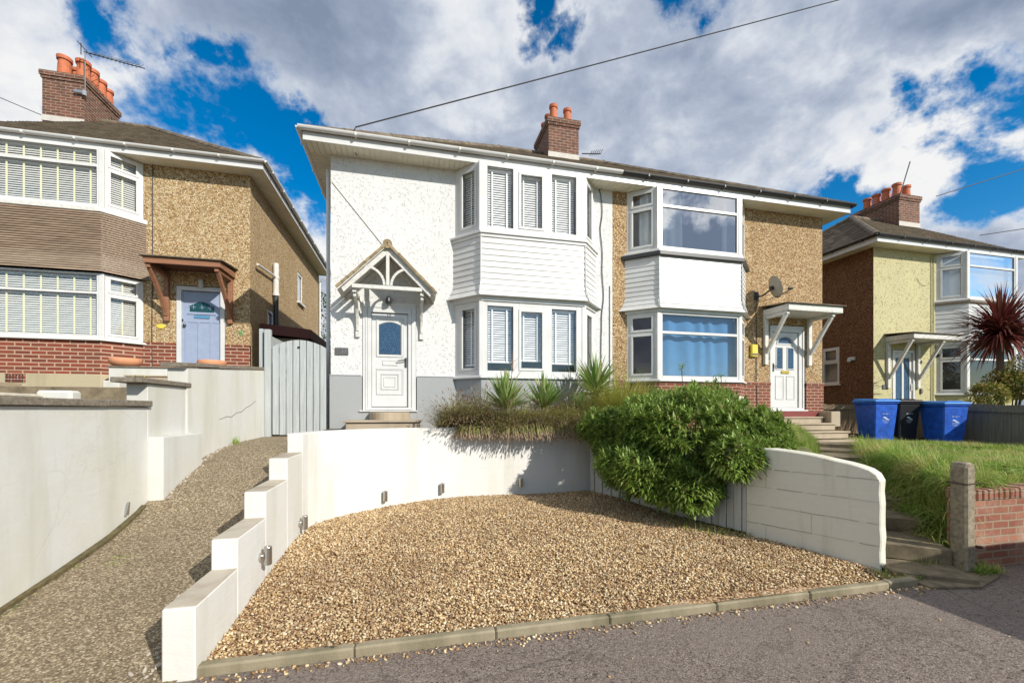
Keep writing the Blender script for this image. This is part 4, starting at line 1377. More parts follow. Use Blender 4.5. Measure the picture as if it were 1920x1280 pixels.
def arch_poly(a, b, c, d, rise, n=10):
    return [(a, c), (b, c), (b, d)] + [(lerp(b, a, t / n), d + rise * math.sin(math.pi * t / n)) for t in range(1, n)] + [(a, d)]
def door_b(house):
    s0, s1 = 8.585, 9.62; lf0, lf1 = s0 + .085, s0 + .085 + .80
    mb = MB(); mb.pbox(FW, lf0, lf1, -.10, -.06, .05, 1.93)
    w = lf1 - lf0; m_ = (lf0 + lf1) / 2
    for a, b in ((lf0 + .13, m_ - .06), (m_ + .06, lf1 - .13)):
        rim(mb, FW, a, b, 1.0, 1.56, .022, -.062, -.045); rim(mb, FW, a - .02, b + .02, .26, .84, .018, -.062, -.05)
    dr = mb.build('door', M['upvc'], house, bevel=.004)
    fm = MB(); plate(fm, FW, s0, s1, -.01, 2.08, -.14, -.03, [(lf0, lf1, .05, 1.935)])
    rim(fm, FW, s0 + .0, s1, -.01, 2.085, .05, -.03, -.012); fm.pbox(FW, s0 - .05, s1 + .05, -.05, .05, -.035, -.0)
    fm.build('door_frame', M['upvc'], dr, bevel=.004)
    gm = MB()
    for a, b in ((lf0 + .16, m_ - .09), (m_ + .09, lf1 - .16)): gm.pbox(FW, a, b, -.06, -.052, 1.03, 1.53)
    gm.fprism(FW, [(m_ + .2 * math.cos(t * math.pi / 10), 1.66 + .15 * math.sin(t * math.pi / 10)) for t in range(11)], -.06, -.052)
    gm.build('door_window', M['obscure'], dr)
    rm = MB()
    for t in range(10):
        p = [(m_ + (.24) * math.cos(k * math.pi / 10), 1.65 + .19 * math.sin(k * math.pi / 10)) for k in (t, t + 1)]
        rm.bar(FW.p(p[0][0], -.05, p[0][1]), FW.p(p[1][0], -.05, p[1][1]), .02, .02)
    rm.pbox(FW, m_ - .26, m_ + .26, -.06, -.045, 1.625, 1.645); rm.build('fanlight_trim', M['upvc'], dr)
    lb = MB(); lb.pbox(FW, m_ - .12, m_ + .12, -.06, -.04, .90, .97); lb.build('letterbox', M['brass'], dr, bevel=.006)
    hm = MB(); hm.pbox(FW, lf0 + .03, lf0 + .06, -.06, -.04, .95, 1.15); hm.tube([FW.p(lf0 + .045, -.04, 1.09), FW.p(lf0 + .045, -.01, 1.09), FW.p(lf0 + .16, -.01, 1.08)], .01, 8)
    hm.build('handle', M['dark'], dr)
    gv = MB(); rim(gv, FW, lf0 + .002, lf1 - .002, .052, 1.93, .007, -.07, -.058)
    for a, b in ((lf0 + .13, m_ - .06), (m_ + .06, lf1 - .13)): rim(gv, FW, a - .026, b + .026, .254, .846, .006, -.062, -.0575); rim(gv, FW, a - .006, b + .006, .994, 1.566, .006, -.062, -.0575)
    gv.build('gasket_lines', M['groove'], dr)
door_b(B)

def flat_porch(house, F, s0, s1, e, zt, zf_, mats=('paintwood', 'tile'), bl=(0.03, .62), postz=1.35, slope=.16, chamfer=False):
    """flat porch roof on two timber gallows brackets"""
    mb = MB()
    mb.pbox(F, s0, s1, .0, e, zt - .02, zt)   # lining
    mb.pbox(F, s0, s1, e - .03, e, zt, zt + .13); mb.pbox(F, s0, s0 + .03, 0, e - .03, zt, zt + .13); mb.pbox(F, s1 - .03, s1, 0, e - .03, zt, zt + .13)
    can = mb.build('porch_canopy', M[mats[0]], house, bevel=.005)
    t = MB(); hw = .05
    a, b, c, d = F.p(s0 - hw, e + hw, zt + .13), F.p(s1 + hw, e + hw, zt + .13), F.p(s1 + hw, 0, zt + .13 + slope * .45), F.p(s0 - hw, 0, zt + .13 + slope * .45)
    t.hexa([a, b, c, d] + [(x, y, z + .025) for x, y, z in (a, b, c, d)])
    t.build('porch_roofing', M[mats[1]], can, bevel=.004)
    for s in (s0 + bl[0] + .05, s0 + bl[1]):
        m = MB()
        m.pbox(F, s - .05, s + .05, .0, .07, zf_ + postz - .12, zt - .02)
        m.pbox(F, s - .04, s + .04, .07, e - .06, zt - .10, zt - .022)
        m.bar(F.p(s, .07, zf_ + postz + .18), F.p(s, e - .12, zt - .10), .075, .075, up=(0, 0, 1))
        m.build('bracket', M[mats[0]], can, bevel=.006)
    return can
flat_porch(B, FW, 8.36, 9.92, .73, 2.30, 0, ('paintwood', 'tile'), (0.0, 1.36), 1.22)
# satellite dish (hangs on the wall)
D = empty('satellite_dish', (8.25, YW, 2.75), 'grey satellite dish on an arm above the flat porch of the golden pebbledash house', 'satellite dish')
m = MB(); cx_, cy_, cz_ = 8.62, YW - .62, 2.90
n_ = Vector((.90, -.22, .30)).normalized(); t1 = n_.cross(Vector((0, 0, 1))).normalized(); t2 = n_.cross(t1)
C_ = Vector((8.30, YW - .42, 2.88))
rings = [(0, -.06), (.08, -.054), (.16, -.035), (.235, 0), (.24, .004)]
vs = []; K = 24
for r, h in rings:
    for k in range(K):
        a = 2 * math.pi * k / K; vs.append(C_ + n_ * h + t1 * r * math.cos(a) + t2 * r * 1.12 * math.sin(a))
fs = [(i * K + k, i * K + (k + 1) % K, (i + 1) * K + (k + 1) % K, (i + 1) * K + k) for i in range(4) for k in range(K)]
m.add(vs, fs); dd = m.build('dish', plain('grey_brown_dish', (.30, .27, .22), .5, var=.2), D, smooth=True)
sol = dd.modifiers.new('solid', 'SOLIDIFY'); sol.thickness = .006
m = MB(); m.pbox(FW, 8.10, 8.22, 0, .02, 2.66, 2.86); m.tube([FW.p(8.16, .02, 2.74), FW.p(8.16, .2, 2.72), tuple(C_ - n_ * .06)], .02, 8)
m.tube([tuple(C_ - n_ * .04), tuple(C_ - n_ * .12)], .05, 8)
m.build('mount', M['dark'], D)
m = MB(); tip = C_ + n_ * .42 - Vector((0, 0, .16)); m.tube([tuple(C_ - t2 * -.24 if False else C_ + Vector((0, 0, -.25)) + n_ * .0), tuple(tip)], .011, 6)
m.tube([tuple(tip), tuple(tip + n_ * -.10 + Vector((0, 0, .03)))], .028, 8); m.build('receiver_arm', M['dark'], D)
m = MB(); m.tube([FW.p(8.16, .02, 2.70), FW.p(8.14, .015, 2.4), FW.p(8.17, .015, 1.5), FW.p(8.14, .025, .7), FW.p(8.17, .03, -.05)], .008, 6)
m.tube([tuple(tip), tuple(tip - Vector((0.1, 0, .1))), FW.p(8.26, .1, 2.62)], .006, 5)
m.build('cable', M['cable'], D)
bx = empty('bell_box', (8.05, YW, 1.35), 'small yellow alarm box on the pebbledash wall beside the downstairs bay', 'alarm box')
m = MB(); m.pbox(FW, 7.98, 8.16, 0, .07, 1.28, 1.58); m.build('casing', M['yellowbox'], bx, bevel=.015)
m = MB(); m.pbox(FW, 7.995, 8.145, .071, .075, 1.32, 1.36); m.build('vent', M['slate'], bx)
m = MB(); m.pbox(FW, 8.44, 8.52, 0, .05, 1.24, 1.4); wl_ = m.build('bell_push', M['slate'], B, bevel=.01)
# door steps, red threshold, spreading downwards
mb = MB(); mb.box(8.55, 9.72, YW - .30, YW - .02, -.3, -.04); mb.build('threshold', M['redpaint'], B, bevel=.01)
st_ = empty('stone_steps', (9.1, YW - .3, -.7), 'worn stone steps climbing to the white door of the golden pebbledash house', 'steps')
for i, (a, b, yy, z) in enumerate([(8.32, 9.65, 8.22, -.165), (8.32, 9.65, 7.92, -.31), (8.36, 9.66, 7.62, -.485), (8.3, 9.75, 7.27, -.665)]):
    m = MB(); m.box(a, b, yy, YW - .3 - i * .001, z - .16, z - .035); m.box(a - .03, b + .03, yy - .03, yy + .42, z - .035, z); m.build('step', M['stepstone'], st_, bevel=.008)
m = MB(); m.box(9.70, 9.98, YW - .62, YW - .05, -.4, -.04)
m.build('side_block', M['stepstone'], st_, bevel=.01)

# ================================================================== YELLOW HOUSE (far right)
YR = 9.95; XA = 13.57; ZR = -.2 + 0
R_ = empty('yellow_house', (16, YR, -.8), 'yellow roughcast house at the far right with russet pebbledash side wall', 'house')
FR = Frame((0, YR), (1, 0), (0, -1)); PR = 19.4; DR = 7.2
g_y = (16.12, 19.25, YR, .50, .50)
hy = [(14.30, 15.24, -.25, 1.84), (16.2, 19.15, .5, 2.0), (16.2, 19.15, 3.4, 4.8)]
mb = MB(); wall_face(mb, FR, XA, PR, -1.6, 4.93, [(14.30, 15.24, -.25, 1.84)] + hy[1:], .12)
mb.build('wall', M['yellow'], R_)
FRs = Frame((XA, YR + DR), (0, -1), (-1, 0))
mb = MB(); wall_face(mb, FRs, 0, DR, -1.6, 4.93, [(DR - 1.62, DR - 1.05, .85, 2.05)], .1)
mb.poly([(PR, YR + DR, -1.2), (XA, YR + DR, -1.2), (XA, YR + DR, 4.9), (PR, YR + DR, 4.9)])
mb.build('side_wall', M['dash_red'], R_)
room(R_, 13.7, 19.3, YR + .12, YR + 3.6, .2, 2.4); room(R_, 13.7, 19.3, YR + .12, YR + 3.6, 2.9, 4.86)
window(R_, FRs, DR - 1.62, DR - 1.05, .85, 2.05, [(DR - 1.56, DR - 1.11, .92, 1.52, False), (DR - 1.56, DR - 1.11, 1.6, 1.99, True)], 'glass', None, n_out=.01)
mb = MB(); mb.pbox(FRs, DR - 1.66, DR - 1.01, 0, .06, .80, .85); mb.build('window_sill', M['soffit'], R_)
bay_windows(R_, g_y, .5, 2.02, 'transom', 'glass', None)
bay_windows(R_, g_y, 3.42, 4.88, 'transom', ('glass', 'glass_strong'), curtains('blind', ((.04, .9),), .004, 3), None)
bay_sill(R_, g_y, .5); bay_sill(R_, g_y, 3.415, o=.06)
bay_shell(R_, g_y, -1.4, .46, .01, 'yellow', 'bay_base')
bay_shell(R_, g_y, 2.02, 2.12, .05, 'upvc', 'bay_head'); bay_shell(R_, g_y, 3.28, 3.36, .09, 'coping', 'bay_flashing', .01)
cladding(R_, g_y, 2.115, 3.285, 'upvc', 8, flare=.08)
roof_half(R_, XA, PR, YR, YR + DR, 4.91, -1, .68, 'black', ridgeY=13.1)
chimney(R_, 18.1, 19.15, 12.35, 14.1, 7.15, 8.25, [(18.35, 12.6, .52, .14), (18.85, 12.62, .50, .14), (18.35, 12.98, .50, .14), (18.35, 13.34, .46, .14), (18.35, 13.7, .46, .14), (18.8, 13.3, .46, .13)])
def door_y(house):
    s0, s1 = 14.32, 15.22
    mb = MB(); plate(mb, FR, s0 + .07, s1 - .07, -.22, 1.76, -.07, -.03, [(s0 + .17, s0 + .42, .22, 1.6), (s0 + .50, s1 - .17, .22, 1.6)])
    dr = mb.build('door', M['upvc'], house, bevel=.004)
    mb = MB(); rim(mb, FR, s0, s1, -.25, 1.83, .07, -.09, .01); mb.build('door_frame', M['upvc'], dr, bevel=.004)
    mb = MB(); mb.pbox(FR, s0 + .17, s0 + .42, -.055, -.05, .22, 1.6); mb.pbox(FR, s0 + .50, s1 - .17, -.055, -.05, .22, 1.6); mb.build('door_window', M['obscure'], dr)
    mb = MB(); mb.pbox(FR, s0 + .28, s0 + .62, -.03, -.015, .06, .13); mb.build('letterbox', M['slate'], dr)
    mb = MB(); mb.pbox(FR, s1 - .13, s1 - .10, -.03, .0, .6, .8); mb.tube([FR.p(s1 - .115, .0, .72), FR.p(s1 - .115, .03, .72), FR.p(s1 - .22, .03, .71)], .01, 6); mb.build('handle', M['chrome'], dr)
door_y(R_)
flat_porch(R_, FR, 14.03, 15.95, .76, 2.08, -.2, ('paintwood', 'tile'), (0.02, 1.28), .98)
mb = MB(); mb.pbox(FR, 13.9, 14.13, 0, .02, .62, .76); pq = mb.build('number_plaque', M['slate'], R_, bevel=.02)
letters('21', .09, FR, 14.015, .022, .69, 'silver_trim', pq)
mb = MB(); mb.lathe(FR.p(15.62, .3, 1.62), [(.02, .16), (.05, .1), (.12, .05), (.1, .03), (.05, -.02)], 10); mb.tube([FR.p(15.62, .3, 1.76), FR.p(15.62, .3, 2.07)], .006, 5); mb.build('porch_lamp', M['black'], R_)
mb = MB(); mb.pbox(FR, 15.42, 15.50, 0, .04, .5, .66); mb.build('bell_push', M['slate'], R_, bevel=.01)
mb = MB(); mb.pbox(FRs, DR - .72, DR - .52, 0, .1, 1.55, 1.66); mb.pbox(FRs, DR - .66, DR - .58, .1, .2, 1.5, 1.6); mb.build('security_light', M['paintwood'], R_, bevel=.02)
mb = MB()
for s in (15.88, 15.98): mb.tube([FR.p(s, .02, 4.85), FR.p(s + .01, .02, 3.2), FR.p(s, .02, -.5)], .012, 6)
pts = [FR.p(15.3, .02, 4.1)] + [FR.p(15.35 + .5 * t / 8, .02, 4.0 - .12 * math.sin(math.pi * t / 8)) for t in range(9)]
mb.tube(pts, .006, 5); mb.build('wall_cable', plain('cream_cable', (.45, .42, .25), .7), R_)

# ================================================================== LEFT HOUSE (pebbledash, slatted bay)
YL = 12.0; XC = -3.99; ZL = .94
FL = Frame((0, YL), (1, 0), (0, -1)); DL = 8.2; PL = -9.85
L_ = empty('slatted_bay_house', (-7, YL, .4), 'fawn pebbledash house with cedar slats between its bay windows and a lavender door', 'house')
g_l = (-9.42, -6.30, YL, .54, .52)
hl = [(-5.62, -4.55, ZL, 3.06), (-9.34, -6.38, ZL + .67, ZL + 2.16), (-9.34, -6.38, ZL + 3.62, ZL + 4.9)]
SL = 5.93
mb = MB(); wall_face(mb, FL, PL - 3, XC, 1.62, SL + .02, [(a, b, max(c, 1.62), d) for a, b, c, d in hl], .12)
FLs = Frame((XC, YL), (0, 1), (1, 0))
wall_face(mb, FLs, 0, DL, -.6, SL + .02, [(1.3, 1.9, 1.6, 2.9), (4.6, 5.3, 3.9, 5.0)], .1)
mb.build('wall', M['dash_left'], L_)
mb = MB(); plate(mb, FL, PL - 3, XC, .80, 1.62, -.05, .02, [(-5.62, -4.55, .80, 1.62)])
ring = bay_ring(*g_l, .005); pr = MB(); pr.prism(ring, .80, ZL + .66); mb.add(pr.v, pr.f)
mb.pbox(FL, -6.3, -5.63, -.02, .034, 1.54, 1.63); mb.pbox(FL, -4.54, XC, -.02, .034, 1.54, 1.63)
mb.build('brick_base', M['brick_left'], L_)
mb = MB(); ring = bay_ring(*g_l, .035); mb.prism(ring, -.1, .80); mb.pbox(FL, PL - 3, XC + .03, -.05, .05, -.6, .80); mb.build('plinth', M['plinthbare'], L_, bevel=.01)
mb = MB(); mb.pbox(FL, -8.55, -8.20, .50, .572, .60, .79); av = mb.build('air_brick', M['brick'], L_)
mb = MB()
for i in range(6):
    for j in range(3): mb.pbox(FL, -8.53 + i * .055, -8.50 + i * .055, .568, .575, .62 + j * .055, .65 + j * .055)
mb.build('vent_holes', M['black'], av)
room(L_, -9.7, -4.2, YL + .12, YL + 3.6, 1.2, 3.4); room(L_, -9.7, -4.2, YL + .12, YL + 3.6, 3.8, 5.9)
bl = blinds('blind_cream', tape_mat='tape', tape_step=.31, tw=.035, gap=.05, tilt=56)
bay_windows(L_, g_l, ZL + .67, ZL + 2.15, 'transom', 'glass', bl, blinds('blind_cream', tapes=1, tape_mat='tape', gap=.05, tw=.03))
bay_windows(L_, g_l, ZL + 3.64, ZL + 4.98, 'transom', 'glass', bl, blinds('blind_cream', tapes=1, tape_mat='tape', gap=.05, tw=.03))
bay_sill(L_, g_l, ZL + .665, o=.08); bay_sill(L_, g_l, ZL + 3.635, o=.05)
bay_shell(L_, g_l, ZL + 3.52, ZL + 3.60, .06, 'paintwood', 'bay_trim', .006)
# slats: separate battens with dark gaps, over a dark backing
bk = MB(); sl = MB(); zb, zt = ZL + 2.17, ZL + 3.52; n = 26; h = (zt - zb) / n
for i in range(n):
    za = zb + i * h; zc = za + h
    f = lambda z: .06 * max(0, 1 - (z - zb) / .5) ** 2
    ring_loft(sl, bay_ring(*g_l, .05 + f(za)), za, bay_ring(*g_l, .05 + f(zc)), zc - .019)
ring_loft(bk, bay_ring(*g_l, .03 + .06), zb, bay_ring(*g_l, .02), zb + .5); ring_loft(bk, bay_ring(*g_l, .02), zb + .5, bay_ring(*g_l, .02), zt)
cl = sl.build('bay_cladding', M['slat'], L_); bk.build('cladding_backing', M['fencedark'], cl)
roof_half(L_, XC, PL, YL, YL + DL, SL, 1, .66, 'upvc', ridgeY=16.4, e=.40)
chimney(L_, -10.85, -9.8, 15.7, 17.3, 8.85, 10.25, [(-10.45, 15.95, .62, .17), (-9.98, 15.97, .60, .17), (-10.4, 16.4, .6, .15), (-9.98, 16.35, .62, .16), (-9.98, 16.7, .55, .16), (-9.98, 17.05, .5, .15)])
def door_l(house):
    s0, s1 = -5.61, -4.56; lf0, lf1 = s0 + .1, s1 - .1
    mb = MB(); mb.pbox(FL, lf0, lf1, -.08, -.04, ZL + .02, ZL + 1.98); w = (lf1 - lf0)
    for k in range(3):
        a = lf0 + .07 + k * (w - .04) / 3; mb.pbox(FL, a, a + .055, -.045, -.025, ZL + .12, ZL + 1.22)
    mb.pbox(FL, lf0, lf1, -.045, -.028, ZL + 1.22, ZL + 1.30); mb.pbox(FL, lf0 + .12, lf1 - .1, -.045, -.02, ZL + 1.42, ZL + 1.46)
    rim(mb, FL, lf0 + .001, lf1 - .001, ZL + .02, ZL + 1.98, .035, -.045, -.028)
    dr = mb.build('door', M['bluedoor'], house, bevel=.004)
    fm = MB(); rim(fm, FL, s0, s1, ZL - .02, ZL + 2.1, .1, -.1, .01); fm.build('door_frame', M['upvc'], dr, bevel=.004)
    gm = MB(); gm.fprism(FL, arch_poly(lf0 + .17, lf1 - .15, ZL + 1.49, ZL + 1.62, .12), -.045, -.03); gm.build('door_window', plain('green_leaded_glass', (.015, .06, .06), .12), dr)
    rm = MB(); c_ = (lf0 + lf1) / 2 + .01
    for k in (-.18, 0, .18):
        rm.bar(FL.p(c_ + k - .05, -.028, ZL + 1.60), FL.p(c_ + k + .05, -.028, ZL + 1.60), .006, .01); rm.bar(FL.p(c_ + k, -.028, ZL + 1.55), FL.p(c_ + k, -.028, ZL + 1.66), .006, .01)
    pts = [(lf0 + .16, ZL + 1.62)] + [(lerp(lf0 + .17, lf1 - .15, t / 10), ZL + 1.63 + .12 * math.sin(math.pi * t / 10)) for t in range(11)]
    for p, q in zip(pts, pts[1:]): rm.bar(FL.p(p[0], -.028, p[1]), FL.p(q[0], -.028, q[1]), .012, .02)
    rm.build('leading', M['bluedoor'], dr)
    lb = MB(); lb.pbox(FL, c_ - .17, c_ + .17, -.03, -.018, ZL + 1.33, ZL + 1.40); lb.build('letterbox', M['chrome'], dr, bevel=.004)
    kn = MB(); kn.lathe(FL.p(lf0 + .07, .0, ZL + 1.14), [(.03, -.03), (.035, 0), (.03, .03)], 10); kn.build('door_knob', M['dark'], dr)
door_l(L_)
# brown timber porch
def timber_porch(house):
    s0, s1, e, zt = -5.85, -4.32, .88, 3.30
    mb = MB(); mb.pbox(FL, s0, s1, e - .04, e, zt, zt + .14); mb.pbox(FL, s0, s0 + .04, 0, e - .04, zt, zt + .14); mb.pbox(FL, s1 - .04, s1, 0, e - .04, zt, zt + .14)
    can = mb.build('porch_canopy', M['oak'], house, bevel=.004)
    u = MB(); u.pbox(FL, s0 + .04, s1 - .04, 0, e - .04, zt + .10, zt + .12); u.build('porch_lining', M['oak_dark'], can)
    t = MB(); a, b, c, d = FL.p(s0 - .06, e + .06, zt + .142), FL.p(s1 + .06, e + .06, zt + .142), FL.p(s1 + .06, 0, zt + .22), FL.p(s0 - .06, 0, zt + .22)
    t.hexa([a, b, c, d] + [(x, y, z + .022) for x, y, z in (a, b, c, d)]); t.build('porch_roofing', M['tile'], can)
    for s in (-5.79, -4.42):
        m = MB(); m.pbox(FL, s - .05, s + .05, 0, .09, 2.15, zt); m.pbox(FL, s - .045, s + .045, .09, e - .05, zt - .09, zt - .001)
        pr_ = None
        for t_ in range(7):
            f = lambda a: (.07 + (e - .2) * a ** 1.25, 2.28 + (zt - .08 - 2.28) * a)
            p, q = f(t_ / 7), f((t_ + 1) / 7); m.bar(FL.p(s, *p), FL.p(s, *q), .08, .085, up=(0, -1, 0))
        m.build('bracket', M['oak'], can, bevel=.006)
    m = MB(); m.lathe(FL.p(-5.05, .08, 3.12), [(.03, -.12), (.055, -.1), (.055, .06), (.03, .1)], 10); m.build('porch_lamp', M['paintwood'], house)
timber_porch(L_)
mb = MB(); mb.lathe((0, 0, 0), [(.0, 0)], 3) if False else None
m = MB(); K = 20; vs = [FL.p(-5.93 + .09 * math.cos(2 * math.pi * k / K), .02, 2.03 + .055 * math.sin(2 * math.pi * k / K)) for k in range(K)]
vb = [FL.p(-5.93 + .09 * math.cos(2 * math.pi * k / K), .001, 2.03 + .055 * math.sin(2 * math.pi * k / K)) for k in range(K)]
m.add(vs + vb, [tuple(range(K))] + [(k, K + k, K + (k + 1) % K, (k + 1) % K) for k in range(K)]); m.build('oval_plaque', M['yellowbox'], L_)
letters('15', .17, FL, -4.23, .012, 1.93, 'green_letter', L_, depth=.02)
m = MB(); m.tube([FL.p(-6.10, .02, SL), FL.p(-6.10, .02, 4.0), FL.p(-6.12, .02, 1.6), FL.p(-6.10, .03, .95)], .009, 6); m.build('wall_cable', M['cable'], L_)
# side wall: windows, soil pipe, downpipe
window(L_, FLs, 1.3, 1.9, 1.6, 2.9, [(1.37, 1.83, 1.67, 2.83, True)], 'glass', None, n_out=-.02)
window(L_, FLs, 4.6, 5.3, 3.9, 5.0, [(4.67, 5.23, 3.97, 4.93, True)], 'glass', None, n_out=-.02)
m = MB(); m.pbox(FLs, 4.5, 5.4, 0, .09, 3.83, 3.9); m.build('window_sill', M['upvc'], L_)
m = MB(); P_ = lambda s, n, z: FLs.p(s, n, z)
m.tube([P_(1.75, .10, 1.0), P_(1.75, .10, 3.35)], .07, 12); m.build('soil_pipe', M['dark'], L_, smooth=False)
m = MB(); m.tube([P_(1.75, .10, 3.35), P_(1.75, .10, 4.3)], .078, 12); m.tube([P_(1.75, .10, 3.35), P_(1.75, .10, 3.43)], .092, 12); m.tube([P_(1.75, .1, 3.85), P_(1.75, .1, 3.93)], .092, 12)
m.tube([P_(.25, .09, 3.78), P_(1.75, .10, 3.9)], .03, 8); m.build('waste_pipe', M['paintwood'], L_)
m = MB(); m.tube([P_(DL - .15, .45, SL + .1), P_(DL - .15, .42, SL - .05), P_(DL - .15, .07, SL - .35), P_(DL - .15, .07, .3)], .035, 8); m.build('downpipe', M['upvc'], L_)

# ================================================================== GARDEN WALLS
W1 = empty('garden_wall', (-1.3, 5, -1.6), 'white painted garden wall that climbs in steps beside the sloping path and curves round the gravel', 'wall')
mb = MB()
for (y0, y1, z) in [(2.88, 3.51, -1.17), (3.51, 4.13, -.95), (4.13, 4.79, -.72), (4.79, 5.41, -.50)]:
    mb.box(-1.425, -1.25, y0, y1, -1.7, z)
poly = WALL + WALL_IN[::-1]
N = len(WALL)
for i in range(N - 1):
    a, b, c, d = WALL[i], WALL[i + 1], WALL_IN[i + 1], WALL_IN[i]
    z0 = -.28
    fs = [(0, 1, 5, 4), (2, 3, 7, 6), (4, 5, 6, 7)]
    if i == 0: fs.append((3, 0, 4, 7))
    mb.add([(*a, -1.7), (*b, -1.7), (*c, -1.7), (*d, -1.7), (*a, z0), (*b, z0), (*c, z0), (*d, z0)], fs)
mb.build('wall_body', M['wallpaint'], W1, bevel=.008)
m = MB()
for (y0, y1, z) in [(2.90, 3.509, -1.17), (3.53, 4.129, -.95), (4.15, 4.789, -.72), (4.81, 5.409, -.50)]:
    m.box(-1.421, -1.254, y0, y1, z + .0005, z + .004)
m.build('worn_step_top', mk_wall_paint('scuffed_wall_top', (.46, .41, .33), grime=.8, gcol=(.26, .20, .14), bump=.004), W1)

WL = empty('retaining_wall', (-2.9, 5, -1), 'tall dusty white retaining wall with dark stone copings, left of the sloping path', 'wall')
mb = MB()
mb.box(-3.0, -2.80, 1.2, 5.41, -1.7, .03)
mb.box(-3.0, -2.80, 5.41, 6.2, -1.7, .285)
mb.add([(-3.0, 6.2, -1.7), (-2.78, 6.2, -1.7), (-2.62, 8.62, -1.7), (-2.85, 8.62, -1.7), (-3.0, 6.2, .53), (-2.78, 6.2, .53), (-2.62, 8.62, .72), (-2.85, 8.62, .72)],
       [(0, 1, 5, 4), (1, 2, 6, 5), (2, 3, 7, 6), (3, 0, 4, 7), (4, 5, 6, 7)])
mb.box(-2.801, -2.655, 5.41, 6.3, -1.7, -.30)
mb.build('wall_body', M['wallpaint_left'], WL, bevel=.006)
def coping(pts, z0, z1, th=.055):
    m = MB(); n = max(1, int(math.hypot(pts[1][0] - pts[0][0], pts[1][1] - pts[0][1]) / .7))
    (x0, y0), (x1, y1) = pts
    for i in range(n):
        a, b = i / n, (i + 1) / n; e = .003
        j = random.uniform(-.004, .004)
        ya, yb = lerp(y0, y1, a) + e, lerp(y0, y1, b) - e; xa, xb = lerp(x0, x1, a), lerp(x0, x1, b); za, zb = lerp(z0, z1, a) + j, lerp(z0, z1, b) + j
        m.hexa([(xa - .14, ya, za), (xa + .14, ya, za), (xb + .14, yb, zb), (xb - .14, yb, zb), (xa - .14, ya, za + th), (xa + .14, ya, za + th), (xb + .14, yb, zb + th), (xb - .14, yb, zb + th)])
    return m.build('coping', M['coping'], WL, bevel=.006)
coping([(-2.9, 1.2), (-2.9, 5.43)], .035, .035, .062)
coping([(-2.9, 5.22), (-2.9, 6.27)], .288, .288, .055)
coping([(-2.9, 6.12), (-2.75, 8.66)], .535, .725, .055)

# gate
G_ = empty('garden_gate', (-2.05, 8.6, -.48), 'arched grey-green boarded side gate between the retaining wall and the white house', 'gate')
gx0, gx1 = -2.50, -1.57; n = 8
for i in range(n):
    a = lerp(gx0, gx1, i / n); b = lerp(gx0, gx1, (i + 1) / n); m = MB()
    zt = lambda x: 1.30 - .14 * ((x - (gx0 + gx1) / 2) / (.5 * (gx1 - gx0))) ** 2
    jz = random.uniform(-.008, .008)
    y = 8.60 + random.uniform(-.002, .002)
    m.hexa([(a + .006, y, -.46 + jz), (b - .006, y, -.46 + jz), (b - .006, y + .022, -.46), (a + .006, y + .022, -.46),
            (a + .006, y, zt(a)), (b - .006, y, zt(b)), (b - .006, y + .022, zt(b)), (a + .006, y + .022, zt(a))])
    m.build('board', M['gatewood'], G_, bevel=.004)
m = MB()
for z in (-.2, .5, 1.05): m.box(gx0 + .02, gx1 - .02, 8.625, 8.66, z, z + .1)
m.build('rail', M['gatewood'], G_)
m = MB(); m.box(-2.62, -2.515, 8.56, 8.66, -.5, 1.47); m.build('post', M['gatewood'], G_, bevel=.006)
m = MB(); m.box(-2.73, -2.66, 8.64, 8.72, -.5, 1.49); m.build('post', M['gatewood'], G_, bevel=.006)
m = MB(); m.tube([(-2.05, 8.585, 1.16), (-2.05, 8.61, 1.16)], .02, 10); m.build('finger_hole', M['black'], G_)
F2 = empty('side_fence', (-2.75, 10.3, 0), 'weathered board fence running back behind the side gate towards the brown lean-to', 'fence')
m = MB(); y = 8.75
while y < 12.0:
    m.box(-2.66, -2.64, y, y + .095, -.4, 1.42 + (y - 8.7) * .01); y += .105
m.build('boards', M['gatewood'], F2)
m = MB(); m.box(-2.70, -2.66, 8.75, 12, 1.0, 1.08); m.build('rail', M['gatewood'], F2)
SH = empty('lean_to', (-3.3, 14.5, 0), 'red-brown lean-to roof in the passage behind the side gate', 'lean-to')
m = MB(); m.hexa([(-3.95, 12.6, 2.05), (-2.7, 12.6, 1.95), (-2.7, 18, 1.95), (-3.95, 18, 2.05), (-3.95, 12.6, 2.32), (-2.7, 12.6, 2.2), (-2.7, 18, 2.2), (-3.95, 18, 2.32)]); m.build('roof', M['shed'], SH)
m = MB(); m.box(-3.9, -2.8, 12.7, 17.9, -.3, 1.95); m.build('wall', M['fencebrown'], SH)

# fence of pale boards, block wall
def line_pt(P, Q, t): return (lerp(P[0], Q[0], t), lerp(P[1], Q[1], t))
FB = empty('board_fence', (3.5, 5.5, -1.5), 'pale painted vertical board fence under the big green bush, between gravel and bank', 'fence')
P, Q = (3.02, 6.86), (3.905, 4.31); L = math.hypot(Q[0] - P[0], Q[1] - P[1]); s = 0
Ff, _ = seg_frame(P, Q)   # outward normal
if Ff.n[0] > 0: Ff.n = (-Ff.n[0], -Ff.n[1])
m = MB(); k = 0
while s < L - .05:
    w = .098; t = s / L; zt = -.47
    m.pbox(Ff, s + .004, min(s + w, L) - .004, -.03 if k % 2 else -.018, -.008 if k % 2 else .004, -1.47, zt + random.uniform(-.005, .005)); s += w; k += 1
m.build('boards', M['fencepaint'], FB, bevel=.003)
m = MB()
for z in (-1.3, -.7): m.pbox(Ff, 0, L, -.08, -.032, z, z + .07)
m.build('rail', M['fencepaint'], FB)
WB = empty('block_wall', (4.15, 3.75, -1.5), 'low white painted concrete block wall with a curved top, sloping to the pavement beside the gravel', 'wall')
